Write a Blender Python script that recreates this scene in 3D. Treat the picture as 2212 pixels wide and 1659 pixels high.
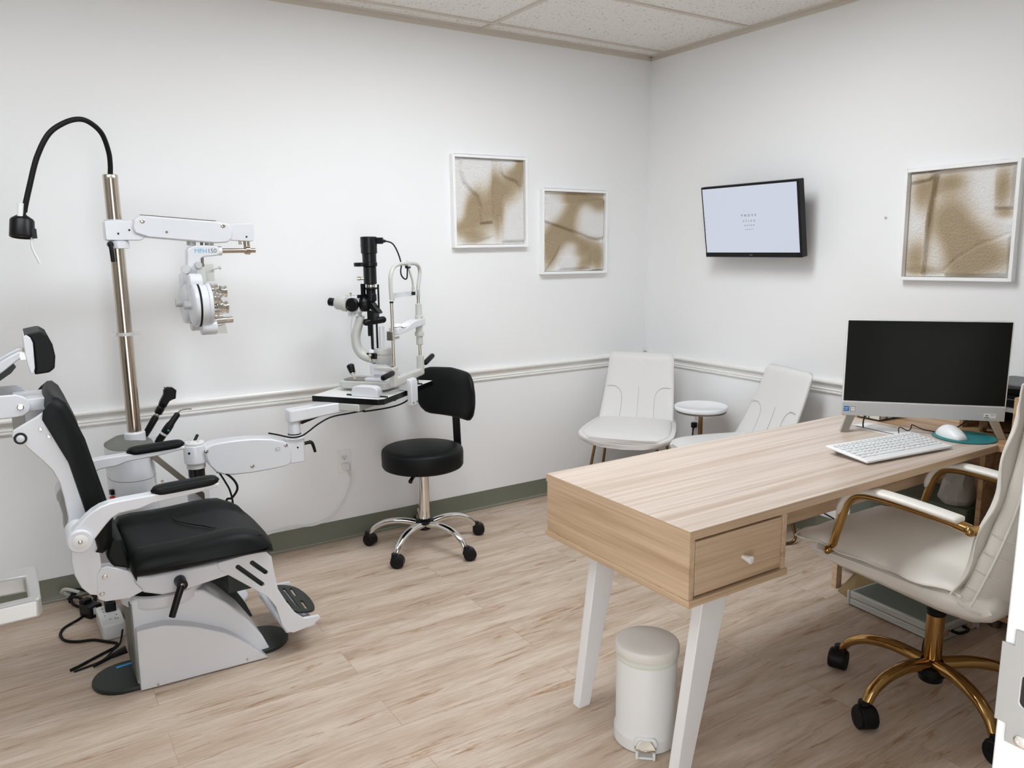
import bpy, bmesh, math, random
from mathutils import Vector, Matrix, noise
random.seed(7)
C = bpy.context.scene.collection
PI = math.pi
for o in list(bpy.data.objects):
    bpy.data.objects.remove(o, do_unlink=True)

# ------------------------------------------------------------------ camera
FPX = 1682.33
YAW, PITCH, ROLL = 0.9992505, -0.1737652, -0.0096775
CAM = Vector((-3.3257, -3.6207, 1.4437))
cam_d = bpy.data.cameras.new('camera'); cam = bpy.data.objects.new('camera', cam_d); C.objects.link(cam)
cam_d.sensor_fit = 'HORIZONTAL'; cam_d.sensor_width = 36.0; cam_d.lens = FPX / 2212 * 36.0
cam_d.clip_start = 0.02
_f = Vector((math.cos(YAW) * math.cos(PITCH), math.sin(YAW) * math.cos(PITCH), math.sin(PITCH)))
_r = Vector((math.sin(YAW), -math.cos(YAW), 0)); _u = _r.cross(_f)
_r2 = math.cos(ROLL) * _r + math.sin(ROLL) * _u; _u2 = -math.sin(ROLL) * _r + math.cos(ROLL) * _u
cam.matrix_world = Matrix(((_r2.x, _u2.x, -_f.x, CAM.x), (_r2.y, _u2.y, -_f.y, CAM.y), (_r2.z, _u2.z, -_f.z, CAM.z), (0, 0, 0, 1)))
bpy.context.scene.camera = cam

# ------------------------------------------------------------------ world, exposure
sc = bpy.context.scene
sc.view_settings.view_transform = 'Standard'; sc.view_settings.look = 'None'
sc.view_settings.gamma = 1.0; sc.view_settings.use_curve_mapping = False
sc.view_settings.exposure = 0.54
w = bpy.data.worlds.new('corridor_light'); sc.world = w; w.use_nodes = True
w.node_tree.nodes['Background'].inputs[0].default_value = (0.92, 0.95, 1.0, 1)
w.node_tree.nodes['Background'].inputs[1].default_value = 3.2
PANEL_STRENGTH = (11.0, 6.5)          # two ceiling light panels
PANEL_COLOR = (0.90, 0.95, 1.0, 1)

# ------------------------------------------------------------------ materials
def lin(c):
    if isinstance(c, str):
        c = [int(c[i:i + 2], 16) / 255 for i in (0, 2, 4)]
    return tuple((x / 12.92 if x <= 0.04045 else ((x + 0.055) / 1.055) ** 2.4) for x in c) + (1.0,)
def newmat(name):
    m = bpy.data.materials.new(name); m.use_nodes = True
    return m, m.node_tree, m.node_tree.nodes['Principled BSDF']
def mat(name, col, rough=0.5, metal=0.0, bump=0.0, bscale=200.0, var=0.0, coat=0.0, spec=0.45, trans=0.0, alpha=1.0):
    m, nt, b = newmat(name)
    c = lin(col)
    b.inputs['Base Color'].default_value = c
    b.inputs['Roughness'].default_value = rough; b.inputs['Metallic'].default_value = metal
    b.inputs['Specular IOR Level'].default_value = spec
    b.inputs['Coat Weight'].default_value = coat; b.inputs['Coat Roughness'].default_value = 0.1
    b.inputs['Transmission Weight'].default_value = trans; b.inputs['Alpha'].default_value = alpha
    tc = nt.nodes.new('ShaderNodeTexCoord')
    n = nt.nodes.new('ShaderNodeTexNoise'); n.inputs['Scale'].default_value = bscale; n.inputs['Detail'].default_value = 3
    nt.links.new(tc.outputs['Object'], n.inputs['Vector'])
    if bump:
        bp = nt.nodes.new('ShaderNodeBump'); bp.inputs['Strength'].default_value = bump; bp.inputs['Distance'].default_value = 0.002
        nt.links.new(n.outputs['Fac'], bp.inputs['Height']); nt.links.new(bp.outputs['Normal'], b.inputs['Normal'])
    if var:
        mx = nt.nodes.new('ShaderNodeMix'); mx.data_type = 'RGBA'
        mx.inputs[6].default_value = tuple(x * (1 - var) for x in c[:3]) + (1,); mx.inputs[7].default_value = c
        nt.links.new(n.outputs['Fac'], mx.inputs[0]); nt.links.new(mx.outputs[2], b.inputs['Base Color'])
    return m
def ramp(nt, fac, stops):
    r = nt.nodes.new('ShaderNodeValToRGB'); e = r.color_ramp.elements
    while len(e) < len(stops): e.new(0.5)
    for i, (p, c) in enumerate(stops):
        e[i].position = p; e[i].color = c
    nt.links.new(fac, r.inputs[0]); return r
def wood(name, light, mid, dark, axis=0, rough=0.35, stretch=0.9, across=26.0, fine=160.0, seed=0.0):
    m, nt, b = newmat(name)
    tc = nt.nodes.new('ShaderNodeTexCoord'); mp = nt.nodes.new('ShaderNodeMapping')
    s = [across] * 3; s[axis] = stretch; mp.inputs['Scale'].default_value = s; mp.inputs['Location'].default_value = (seed, seed, seed)
    nt.links.new(tc.outputs['Object'], mp.inputs['Vector'])
    n1 = nt.nodes.new('ShaderNodeTexNoise'); n1.inputs['Scale'].default_value = 1.0; n1.inputs['Detail'].default_value = 4; n1.inputs['Roughness'].default_value = 0.55; n1.inputs['Distortion'].default_value = 0.3
    nt.links.new(mp.outputs[0], n1.inputs['Vector'])
    r = ramp(nt, n1.outputs['Fac'], [(0.28, lin(dark)), (0.45, lin(mid)), (0.58, lin(light)), (0.75, lin(mid))])
    mp2 = nt.nodes.new('ShaderNodeMapping'); s2 = [fine] * 3; s2[axis] = stretch * 3; mp2.inputs['Scale'].default_value = s2
    nt.links.new(tc.outputs['Object'], mp2.inputs['Vector'])
    n2 = nt.nodes.new('ShaderNodeTexNoise'); n2.inputs['Scale'].default_value = 1.0; n2.inputs['Detail'].default_value = 2
    nt.links.new(mp2.outputs[0], n2.inputs['Vector'])
    mx = nt.nodes.new('ShaderNodeMix'); mx.data_type = 'RGBA'; mx.blend_type = 'MULTIPLY'; mx.inputs[0].default_value = 0.28
    nt.links.new(r.outputs[0], mx.inputs[6]); nt.links.new(ramp(nt, n2.outputs['Fac'], [(0.3, (.55, .5, .45, 1)), (0.65, (1, 1, 1, 1))]).outputs[0], mx.inputs[7])
    nt.links.new(mx.outputs[2], b.inputs['Base Color'])
    b.inputs['Roughness'].default_value = rough
    return m
def floor_mat():
    m, nt, b = newmat('oak_vinyl_planks')
    L = nt.links.new
    tc = nt.nodes.new('ShaderNodeTexCoord')
    br = nt.nodes.new('ShaderNodeTexBrick'); br.inputs['Scale'].default_value = 1.0
    br.inputs['Brick Width'].default_value = 1.22; br.inputs['Row Height'].default_value = 0.178; br.inputs['Mortar Size'].default_value = 0.0012
    br.inputs['Color1'].default_value = (0.0, 0.0, 0.0, 1); br.inputs['Color2'].default_value = (1, 1, 1, 1); br.inputs['Mortar'].default_value = (.5, .5, .5, 1)
    br.inputs['Bias'].default_value = 0.0
    L(tc.outputs['Object'], br.inputs['Vector'])
    # offset the grain per plank
    vm = nt.nodes.new('ShaderNodeVectorMath'); vm.operation = 'SCALE'; vm.inputs['Scale'].default_value = 7.0
    L(br.outputs['Color'], vm.inputs[0])
    va = nt.nodes.new('ShaderNodeVectorMath'); va.operation = 'ADD'; L(tc.outputs['Object'], va.inputs[0]); L(vm.outputs[0], va.inputs[1])
    def streak(sx, sy, detail, rough, dist=0.0):
        mp = nt.nodes.new('ShaderNodeMapping'); mp.inputs['Scale'].default_value = (sx, sy, 1); L(va.outputs[0], mp.inputs['Vector'])
        n = nt.nodes.new('ShaderNodeTexNoise'); n.inputs['Scale'].default_value = 1; n.inputs['Detail'].default_value = detail
        n.inputs['Roughness'].default_value = rough; n.inputs['Distortion'].default_value = dist
        L(mp.outputs[0], n.inputs['Vector']); return n.outputs['Fac']
    base = ramp(nt, streak(1.9, 13, 8, .66, .6), [(0.25, lin('A58D79')), (0.42, lin('BEA995')), (0.60, lin('D0C0B0')), (0.8, lin('BAA38E'))])
    fine = ramp(nt, streak(9, 105, 5, .7, .4), [(0.32, (.74, .69, .64, 1)), (0.56, (1, 1, 1, 1))])
    dark = ramp(nt, streak(2.6, 27, 8, .74, 1.0), [(0.555, (1, 1, 1, 1)), (0.63, (.74, .62, .51, 1)), (0.72, (.42, .31, .23, 1))])
    tone = ramp(nt, br.outputs['Color'], [(0.0, (.95, .945, .94, 1)), (1.0, (1.02, 1.015, 1.01, 1))])
    seam = ramp(nt, br.outputs['Fac'], [(0.0, (1, 1, 1, 1)), (1.0, (.72, .65, .58, 1))])
    cur = base.outputs[0]
    for nd, f in ((fine, .55), (dark, 1.0), (tone, .8), (seam, .8)):
        mx = nt.nodes.new('ShaderNodeMix'); mx.data_type = 'RGBA'; mx.blend_type = 'MULTIPLY'; mx.inputs[0].default_value = f
        L(cur, mx.inputs[6]); L(nd.outputs[0], mx.inputs[7]); cur = mx.outputs[2]
    L(cur, b.inputs['Base Color'])
    b.inputs['Roughness'].default_value = 0.48; b.inputs['Specular IOR Level'].default_value = 0.35
    bp = nt.nodes.new('ShaderNodeBump'); bp.inputs['Strength'].default_value = 0.12; bp.inputs['Distance'].default_value = 0.002
    L(fine.outputs[0], bp.inputs['Height']); L(bp.outputs['Normal'], b.inputs['Normal'])
    return m
def tile_mat():
    m, nt, b = newmat('acoustic_tile'); L = nt.links.new
    tc = nt.nodes.new('ShaderNodeTexCoord')
    v = nt.nodes.new('ShaderNodeTexNoise'); v.inputs['Scale'].default_value = 95; v.inputs['Detail'].default_value = 2; L(tc.outputs['Object'], v.inputs['Vector'])
    r = ramp(nt, v.outputs['Fac'], [(0.29, lin('9A9388')), (0.36, lin('F0EDE7')), (1.0, lin('F5F3EE'))])
    L(r.outputs[0], b.inputs['Base Color']); b.inputs['Roughness'].default_value = 0.9
    return m
def emis(name, col, s):
    m, nt, b = newmat(name); b.inputs['Base Color'].default_value = (0.02, 0.02, 0.02, 1); b.inputs['Emission Color'].default_value = col if not isinstance(col, str) else lin(col)
    b.inputs['Emission Strength'].default_value = s; b.inputs['Roughness'].default_value = 0.25
    return m
M_WALL = mat('wall_paint', 'F5F5F5', 0.6, bump=0.05, bscale=350)
M_WALLFAR = mat('unseen_wall_darkened', 'A5A19B', 0.6)  # unseen walls, made darker than the others to cut bounce light
M_TRIM = mat('trim_paint', 'F1F0EC', 0.3)
M_BASE = mat('cove_base_rubber', '77786A', 0.45)
M_BASELIP = mat('cove_base_lip', '8F8D80', 0.4)
M_FLOOR = floor_mat(); M_TILE = tile_mat()
M_TBAR = mat('ceiling_grid', 'D8D0C4', 0.5)
M_WENAMEL = mat('white_enamel', 'DCDEE2', 0.28, coat=0.3)
M_JAMB = mat('door_frame_paint', 'CFCFCD', 0.4)
M_PLATE = mat('satin_steel_plate', 'A3A29F', 0.45, 0.5)
M_FRAMEW = mat('white_frame_paint', 'FBFBFA', 0.4)
M_WMATTE = mat('white_plastic', 'E6E6E4', 0.45)
M_GREYPL = mat('pale_grey_enamel', 'C6C6C1', 0.35)
M_DGREEN = mat('dark_green_grey_plastic', '262C29', 0.42, spec=0.35)
M_GREYGREEN = mat('grey_green_plastic', '6A6C64', 0.45)
M_VINYL = mat('black_vinyl', '0C0F0F', 0.5, bump=0.10, bscale=420, spec=0.22)
M_BLACK = mat('black_plastic', '08070A', 0.38, spec=0.3)
M_BLACKSAT = mat('black_satin_metal', '0B0D0E', 0.32, spec=0.4)
M_RUBBER = mat('black_rubber', '0A080A', 0.6, spec=0.3)
M_CHROME = mat('chrome', 'E8E6E2', 0.10, 1.0)
M_STEEL = mat('brushed_steel', 'CFC9C0', 0.27, 1.0)
M_NICKEL = mat('warm_nickel_pole', 'C9BDAE', 0.20, 1.0)
M_DKSTEEL = mat('dark_steel', '8A8378', 0.35, 1.0)
M_GOLD = mat('polished_brass_gold', 'B08C58', 0.13, 1.0)
M_ANTBRASS = mat('antique_brass', '8C7350', 0.25, 1.0)
M_WLEATHER = mat('white_leather', 'E9E5DD', 0.38, bump=0.08, bscale=300)
M_CHAIRLEATHER = mat('white_leatherette', 'E4E2E0', 0.42, bump=0.06, bscale=300)
M_SEAM = mat('stitched_seam', 'C9C4BC', 0.6)
M_DESKTOP = wood('desk_oak_top', 'DACABD', 'CDBBAB', 'BDA591', 0, 0.34, across=42.0)
M_DESKSIDE = wood('desk_oak_side', 'D8BC9E', 'CAAD8D', 'AF9071', 1, 0.45, seed=3)
M_DESKFRONT = wood('desk_oak_front', 'D8BC9E', 'CAAD8D', 'AF9071', 0, 0.45, seed=9)
M_OAKDARK = wood('cabinet_oak', 'C3A27E', 'B28E69', '96734F', 1, 0.45, seed=5)
M_WHITELEG = mat('white_painted_leg', 'F1F1F1', 0.35)
M_ALU = mat('ribbed_aluminium', 'C9CAC6', 0.42, 0.25)
M_CASEPANEL = mat('grey_case_panel', '7E8580', 0.5, bump=0.1, bscale=250)
M_CARD = mat('brown_cardboard', '8F7652', 0.8)
M_TEAL = mat('teal_leatherette', '1F7C80', 0.5, bump=0.1, bscale=400)
M_SCREENOFF = mat('dark_screen_glass', '0A0E0C', 0.25, spec=0.35)
M_SILVER = mat('silver_plastic', 'C9CACA', 0.4, 0.2)
M_WHITEGLOSS = mat('white_gloss_lacquer', 'F8F9FB', 0.22, coat=0.2)
M_RED = mat('red_switch', 'B3120E', 0.35)
M_BLUE = mat('blue_sticker', '2C9BD6', 0.45)
M_BLUEDK = mat('blue_badge', '1479C4', 0.4)
M_GREEN = mat('green_button', '1E8A6A', 0.4)
M_INK = mat('black_ink', '1A1A1C', 0.6)
M_GREYINK = mat('grey_ink', '6D6F73', 0.6)
M_PLAIN = mat('off_white_plastic', 'E0DDD7', 0.4)
M_LINER = mat('clear_bin_liner', 'DDE3D8', 0.3)
M_CLEAR = mat('clear_plastic', 'F2F5F7', 0.15, trans=0.75)
M_BAG = mat('frosted_plastic_bag', 'C9C8C2', 0.35, trans=0.25)
M_BINGREY = mat('storage_box_grey_green', '5F665C', 0.6)
M_SHADOWGAP = mat('gap_shade', '1B1512', 0.8)  # near-black colour standing in for shade in gaps and cavities

# ------------------------------------------------------------------ mesh builder
class B:
    """collects shapes in one mesh; o is subtracted, so world coordinates can be written for an unrotated thing"""
    def __init__(s, o=(0, 0, 0)):
        s.bm = bmesh.new(); s.o = Vector(o)
    def v(s, p): return s.bm.verts.new(Vector(p) - s.o)
    def face(s, vs):
        try: return s.bm.faces.new(vs)
        except ValueError: return None
    def loops(s, Ls, cap=True, closed=True):
        R = [[s.v(p) for p in L] for L in Ls]; n = len(R[0])
        for a, b in zip(R, R[1:]):
            for i in range(n if closed else n - 1):
                j = (i + 1) % n; s.face((a[i], a[j], b[j], b[i]))
        if cap and closed: s.face(list(reversed(R[0]))); s.face(R[-1])
        return s
    def box(s, c, d, rz=0, mtx=None):
        c = Vector(c); hx, hy, hz = d[0] / 2, d[1] / 2, d[2] / 2
        R = mtx or Matrix.Rotation(rz, 3, 'Z')
        q = [c + R @ Vector((x * hx, y * hy, z * hz)) for z in (-1, 1) for x, y in ((-1, -1), (1, -1), (1, 1), (-1, 1))]
        return s.loops([q[:4], q[4:]])
    def bx(s, x0, x1, y0, y1, z0, z1):
        return s.box(((x0 + x1) / 2, (y0 + y1) / 2, (z0 + z1) / 2), (x1 - x0, y1 - y0, z1 - z0))
    def prism(s, poly, axis, a0, a1):
        f = {'x': lambda p, a: (a, p[0], p[1]), 'y': lambda p, a: (p[0], a, p[1]), 'z': lambda p, a: (p[0], p[1], a)}[axis]
        return s.loops([[f(p, a0) for p in poly], [f(p, a1) for p in poly]])
    @staticmethod
    def frame(d):
        d = Vector(d).normalized(); a = Vector((0, 0, 1)) if abs(d.z) < 0.9 else Vector((1, 0, 0))
        x = d.cross(a).normalized(); return x, d.cross(x).normalized()
    def cyl(s, p0, p1, r0, r1=None, n=24, cap=True):
        p0, p1 = Vector(p0), Vector(p1); r1 = r0 if r1 is None else r1; x, y = s.frame(p1 - p0)
        ring = lambda p, r: [p + (x * math.cos(2 * PI * i / n) + y * math.sin(2 * PI * i / n)) * r for i in range(n)]
        return s.loops([ring(p0, r0), ring(p1, r1)], cap)
    def lathe(s, p0, axis, prof, n=32, cap=True):
        p0 = Vector(p0); d = Vector(axis).normalized(); x, y = s.frame(d)
        return s.loops([[p0 + d * h + (x * math.cos(2 * PI * i / n) + y * math.sin(2 * PI * i / n)) * max(r, 1e-4) for i in range(n)] for r, h in prof], cap)
    def sphere(s, c, r, sc=(1, 1, 1), n=20, m=12):
        c = Vector(c)
        return s.loops([[c + Vector((r * sc[0] * math.sin(t) * math.cos(2 * PI * i / n), r * sc[1] * math.sin(t) * math.sin(2 * PI * i / n), -r * sc[2] * math.cos(t))) for i in range(n)]
                        for t in [max(0.02, min(PI - 0.02, PI * k / m)) for k in range(m + 1)]])
    def tube(s, pts, r, n=10, sub=6, rr=None, flat=None):
        P = spline(pts, sub) if sub else [Vector(p) for p in pts]
        t0 = (P[1] - P[0]).normalized(); x, y = s.frame(t0); Ls = []
        for i, p in enumerate(P):
            t = (P[min(i + 1, len(P) - 1)] - P[max(i - 1, 0)]).normalized()
            x = (x - t * x.dot(t)).normalized(); y = t.cross(x)
            k = i / (len(P) - 1); q = r if rr is None else r + (rr - r) * k
            fx, fy = flat or (1, 1)
            Ls.append([p + (x * math.cos(2 * PI * j / n) * fx + y * math.sin(2 * PI * j / n) * fy) * q for j in range(n)])
        return s.loops(Ls)
    def plate(s, outer, holes, to3, t):
        """flat plate with holes; to3 maps (a, b, depth) to a point"""
        edges = []; bm2 = bmesh.new()
        for L in [outer] + list(holes):
            vs = [bm2.verts.new((p[0], p[1], 0)) for p in L]
            edges += [bm2.edges.new((vs[i], vs[(i + 1) % len(vs)])) for i in range(len(vs))]
        bmesh.ops.triangle_fill(bm2, use_beauty=True, use_dissolve=False, edges=edges)
        bm2.verts.index_update(); V = [v.co.copy() for v in bm2.verts]; F = [[v.index for v in f.verts] for f in bm2.faces]; bm2.free()
        a = [s.v(to3(p.x, p.y, 0)) for p in V]; b = [s.v(to3(p.x, p.y, t)) for p in V]
        for f in F:
            s.face([a[i] for i in reversed(f)]); s.face([b[i] for i in f])
        k = 0
        for L in [outer] + list(holes):
            n = len(L)
            for i in range(n):
                s.face((a[k + i], a[k + (i + 1) % n], b[k + (i + 1) % n], b[k + i]))
            k += n
        return s
    def grid(s, f, nu, nv):
        R = [[s.v(f(i / nu, j / nv)) for j in range(nv + 1)] for i in range(nu + 1)]
        for i in range(nu):
            for j in range(nv): s.face((R[i][j], R[i + 1][j], R[i + 1][j + 1], R[i][j + 1]))
        return s
def spline(pts, sub=6):
    P = [Vector(p) for p in pts]; out = []
    for i in range(len(P) - 1):
        a, b, c, d = P[max(i - 1, 0)], P[i], P[i + 1], P[min(i + 2, len(P) - 1)]
        for k in range(sub):
            t = k / sub
            out.append(0.5 * ((2 * b) + (c - a) * t + (2 * a - 5 * b + 4 * c - d) * t * t + (3 * b - a - 3 * c + d) * t ** 3))
    return out + [P[-1]]
def smooth2(poly, it=2):
    """corner cutting of a closed 2D outline"""
    for _ in range(it):
        q = []
        for i in range(len(poly)):
            a, b = poly[i], poly[(i + 1) % len(poly)]
            q += [(a[0] * .75 + b[0] * .25, a[1] * .75 + b[1] * .25), (a[0] * .25 + b[0] * .75, a[1] * .25 + b[1] * .75)]
        poly = q
    return poly
def rrect(x0, x1, y0, y1, r, n=5):
    out = []
    for cx, cy, a in ((x1 - r, y1 - r, 0), (x0 + r, y1 - r, 90), (x0 + r, y0 + r, 180), (x1 - r, y0 + r, 270)):
        out += [(cx + r * math.cos(math.radians(a + 90 * k / n)), cy + r * math.sin(math.radians(a + 90 * k / n))) for k in range(n + 1)]
    return out
def obj(name, b, m, parent=None, bevel=0.0, seg=2, smooth=38, subsurf=0, label=None):
    bm = b.bm
    bmesh.ops.remove_doubles(bm, verts=bm.verts, dist=1e-6)
    bmesh.ops.recalc_face_normals(bm, faces=bm.faces)
    me = bpy.data.meshes.new(name); bm.to_mesh(me); bm.free()
    o = bpy.data.objects.new(name, me); C.objects.link(o)
    for mm in (m if isinstance(m, (list, tuple)) else [m]): me.materials.append(mm)
    if smooth:
        me.polygons.foreach_set('use_smooth', [True] * len(me.polygons)); me.set_sharp_from_angle(angle=math.radians(smooth))
    if bevel:
        bv = o.modifiers.new('bevel', 'BEVEL'); bv.width = bevel; bv.segments = seg; bv.limit_method = 'ANGLE'; bv.angle_limit = math.radians(35); bv.harden_normals = False
    if subsurf:
        ss = o.modifiers.new('subsurf', 'SUBSURF'); ss.levels = subsurf; ss.render_levels = subsurf
    if parent: o.parent = parent
    if label: o['label'] = label
    return o
def tag(o, label, cat, group=None):
    o['label'] = label; o['category'] = cat
    if group: o['group'] = group
    return o
def thing(name, label, cat, loc=(0, 0, 0), rz=0, group=None):
    o = bpy.data.objects.new(name, None); C.objects.link(o); o.empty_display_size = 0.1
    o.location = loc; o.rotation_euler = (0, 0, rz)
    return tag(o, label, cat, group)
def struct(name, b, m, parent=None, **k):
    o = obj(name, b, m, parent, **k)
    if not parent: o['kind'] = 'structure'
    return o
def copy_tree(o, parent=None):
    c = o.copy(); C.objects.link(c)
    if parent: c.parent = parent
    for ch in [q for q in bpy.data.objects if q.parent == o]: copy_tree(ch, c)
    return c
def text(name, s, size, m, parent, mtx, depth=0.0006, align='CENTER', spacing=1.0):
    cu = bpy.data.curves.new(name, 'FONT'); cu.body = s; cu.size = size; cu.extrude = depth; cu.align_x = align; cu.align_y = 'CENTER'; cu.space_character = spacing
    t = bpy.data.objects.new(name, cu); C.objects.link(t)
    dg = bpy.context.evaluated_depsgraph_get(); me = bpy.data.meshes.new_from_object(t.evaluated_get(dg))
    bpy.data.objects.remove(t, do_unlink=True)
    me.transform(mtx); me.materials.clear(); me.materials.append(m)
    o = bpy.data.objects.new(name, me); C.objects.link(o)
    if parent: o.parent = parent
    return o
def screw(b, p, axis, r=0.006, h=0.003):
    return b.lathe(p, axis, [(r, 0), (r, h * .5), (r * .75, h), (r * .35, h), (r * .3, h * .4)], 14)

# ================================================================== THE SETTING
ZC = 2.537
struct('floor', B().bx(-4.4, 0.1, -5.2, 0.1, -0.08, 0), M_FLOOR)
struct('wall_left', B().bx(-4.4, 0.1, 0, 0.1, 0, ZC + .1), M_WALL)
struct('wall_right', B().bx(0, 0.1, -3.33, 0, 0, ZC + .1), M_WALL)
struct('wall_back', B().bx(-4.4, -4.3, -3.33, 0, 0, ZC + .1), M_WALLFAR)
DX0, DX1, DH = -3.50, -2.60, 2.06
struct('wall_front', B().bx(-4.4, DX0, -3.45, -3.33, 0, ZC + .1).bx(DX1, 0.1, -3.45, -3.33, 0, ZC + .1).bx(DX0, DX1, -3.45, -3.33, DH, ZC + .1), M_WALLFAR)
ceil = struct('ceiling', B().bx(-4.4, 0.1, -5.2, 0.1, ZC + .004, ZC + .1), M_TILE)  # carried on over the unseen corridor to block steep world light
ys = [-0.1223 - .61 * k for k in range(6)]
for y in ys:
    obj('grid_bar', B().bx(-4.3, 0, y - .012, y + .012, ZC - .002, ZC + .006), M_TBAR, ceil, smooth=0)
for x in (-1.1625, -2.3825, -3.6025):
    obj('grid_bar', B().bx(x - .012, x + .012, -3.33, 0, ZC - .0025, ZC + .006), M_TBAR, ceil, smooth=0)
b = B().bx(-4.3, 0, -.022, 0, ZC - .004, ZC + .006).bx(-.022, 0, -3.33, 0, ZC - .004, ZC + .006)
b.bx(-4.3, 0, -.003, 0, ZC - .024, ZC).bx(-.003, 0, -3.33, 0, ZC - .024, ZC)
obj('wall_angle', b, M_TBAR, ceil, smooth=0)
# two light panels surface-mounted on the ceiling grid, above the frame of the photograph
for xc, st_ in zip((-1.62, -3.55), PANEL_STRENGTH):
    obj('light_frame', B().prism(rrect(xc - .61, xc + .61, -1.74, -1.13, .01), 'z', ZC - .03, ZC + .004), M_WMATTE, ceil)
    obj('light_panel', B().bx(xc - .59, xc + .59, -1.72, -1.15, ZC - .034, ZC - .0305), emis('ceiling_light_diffuser', PANEL_COLOR, st_), ceil, smooth=0)
# chair rail: moulded profile (depth, height above rail bottom)
ZR = 0.7939; RH = 0.0665
prof = [(0, 0), (.008, 0), (.011, .004), (.011, .009), (.007, .012), (.007, .014), (.011, .017), (.011, .021), (.007, .024), (.008, .034), (.013, .043), (.021, .048), (.024, .053), (.024, .060), (.020, .0665), (0, .0665)]
struct('trim_1', B().loops([[(x, -d, ZR - RH + z) for d, z in prof] for x in (-4.3, 0)]), M_TRIM, smooth=30)
struct('trim_2', B().loops([[(-d, y, ZR - RH + z) for d, z in prof] for y in (-3.33, 0)]), M_TRIM, smooth=30)
cove = [(0, .1008), (.003, .1008), (.0035, .02), (.006, .012), (.013, .004), (.016, 0), (0, 0)]
for nm, L in (('baseboard_left', [[(x, -d, z) for d, z in cove] for x in (-4.3, 0)]), ('baseboard_right', [[(-d, y, z) for d, z in cove] for y in (-3.33, 0)]),
              ('baseboard_back', [[(-4.3 + d, y, z) for d, z in cove] for y in (-3.33, 0)])):
    bo = struct(nm, B().loops(L), M_BASE, smooth=25)
obj('cove_lip', B().bx(-4.3, -.02, -.0165, -.0045, .0005, .012), M_BASELIP, bpy.data.objects['baseboard_left'], bevel=.003)
# door frame, open door with lever, strike plate
dj = struct('door_1', B().bx(-2.62, -2.58, -3.47, -3.32, 0, DH).bx(-3.52, -3.48, -3.47, -3.32, 0, DH).bx(-3.52, -2.58, -3.47, -3.32, DH - .02, DH + .02)
            .bx(-2.632, -2.62, -3.46, -3.40, 0, DH), M_JAMB, bevel=.002)
lip = [(-3.349, 1.008), (-3.329, 1.008), (-3.329, 1.025), (-3.319, 1.025), (-3.319, 1.099), (-3.329, 1.099), (-3.329, 1.114), (-3.349, 1.114), (-3.372, 1.114), (-3.372, 1.008)]
hole = rrect(-3.366, -3.3375, 1.046, 1.076, .005)
sp = obj('strike_plate', B().plate(lip, [hole], lambda a, c, d: (-2.6205 - d, a, c), .002), M_PLATE, dj, bevel=.0006)
obj('screw', screw(B(), (-2.6225, -3.3415, 1.014), (-1, 0, 0), .0052, .0016), M_CHROME, sp)
obj('latch_hole_shade', B().bx(-2.6206, -2.6195, -3.366, -3.3375, 1.046, 1.076), M_SHADOWGAP, sp)  # dark filler painted as the shade inside the latch hole
leaf = obj('door_leaf', B().bx(-3.475, -3.43, -3.30, -2.43 + .14, 0.01, DH - .03), M_TRIM, dj, bevel=.002)
lv = obj('lever_handle', B().prism([(-3.43, -2.362), (-3.338, -2.362), (-3.330, -2.370), (-3.329, -2.486), (-3.333, -2.496), (-3.43, -2.500), (-3.43, -2.482), (-3.343, -2.478), (-3.345, -2.400), (-3.43, -2.396)], 'z', .978, 1.002), M_PLATE, dj, bevel=.003)
obj('rose', B().lathe((-3.43, -2.38, .994), (1, 0, 0), [(.026, 0), (.026, .006), (.022, .009)], 28), M_STEEL, lv)

# ================================================================== EXAM CHAIR
EO = (-2.9, -.825, 0)
ec = thing('exam_chair', 'white eye examination chair with black vinyl seat, armrests and raised headrest', 'exam chair', EO)
YC = -.825
def both(y): return (y, 2 * YC - y)
def stadium(x0, x1, y, r, n=14):
    return [(x1 + r * math.cos(math.radians(a)), y + r * math.sin(math.radians(a))) for a in [-90 + 180 * k / n for k in range(n + 1)]] + \
           [(x0 + r * math.cos(math.radians(a)), y + r * math.sin(math.radians(a))) for a in [90 + 180 * k / n for k in range(n + 1)]]
fp = obj('floor_plate', B(EO).prism(stadium(-3.118, -2.665, -.835, .103), 'z', 0, .016), M_DGREEN, ec, bevel=.004, label='dark green-grey rounded floor plate')
obj('sticker', B(EO).box((-3.112, -.765, .0166), (.055, .012, .001), .12), M_BLUE, fp, label='small blue sticker')
# pedestal: central fairing + stepped side shells
fair = [(-3.09, 0), (-3.09, .312), (-3.06, .314), (-2.95, .310), (-2.861, .292), (-2.791, .227), (-2.723, .146), (-2.675, .068), (-2.647, 0)]
ped = obj('pedestal', B(EO).prism(fair, 'y', -.925, -.725), M_WENAMEL, ec, bevel=.006, seg=2)
side = [(-3.086, .004), (-3.083, .216), (-3.06, .222), (-3.0, .221), (-2.949, .206), (-2.9, .186), (-2.855, .163), (-2.81, .138), (-2.778, .112), (-2.735, .072), (-2.71, .046), (-2.671, .004)]
for s in (0, 1):
    y = both(-.972)[s]; yi = both(-.92)[s]
    sh = obj('side_shell', B(EO).loops([[(x, y, z) if x > -3.07 else (x, y + (.018 if s == 0 else -.018), z) for x, z in side], [(x, yi, z) for x, z in side]]), M_WENAMEL, ec, bevel=.003)
    for x in (-3.035, -2.745):
        obj('screw', screw(B(EO), (x, y, .02), (0, -1 if s == 0 else 1, 0), .004, .002), M_STEEL, sh)
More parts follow.
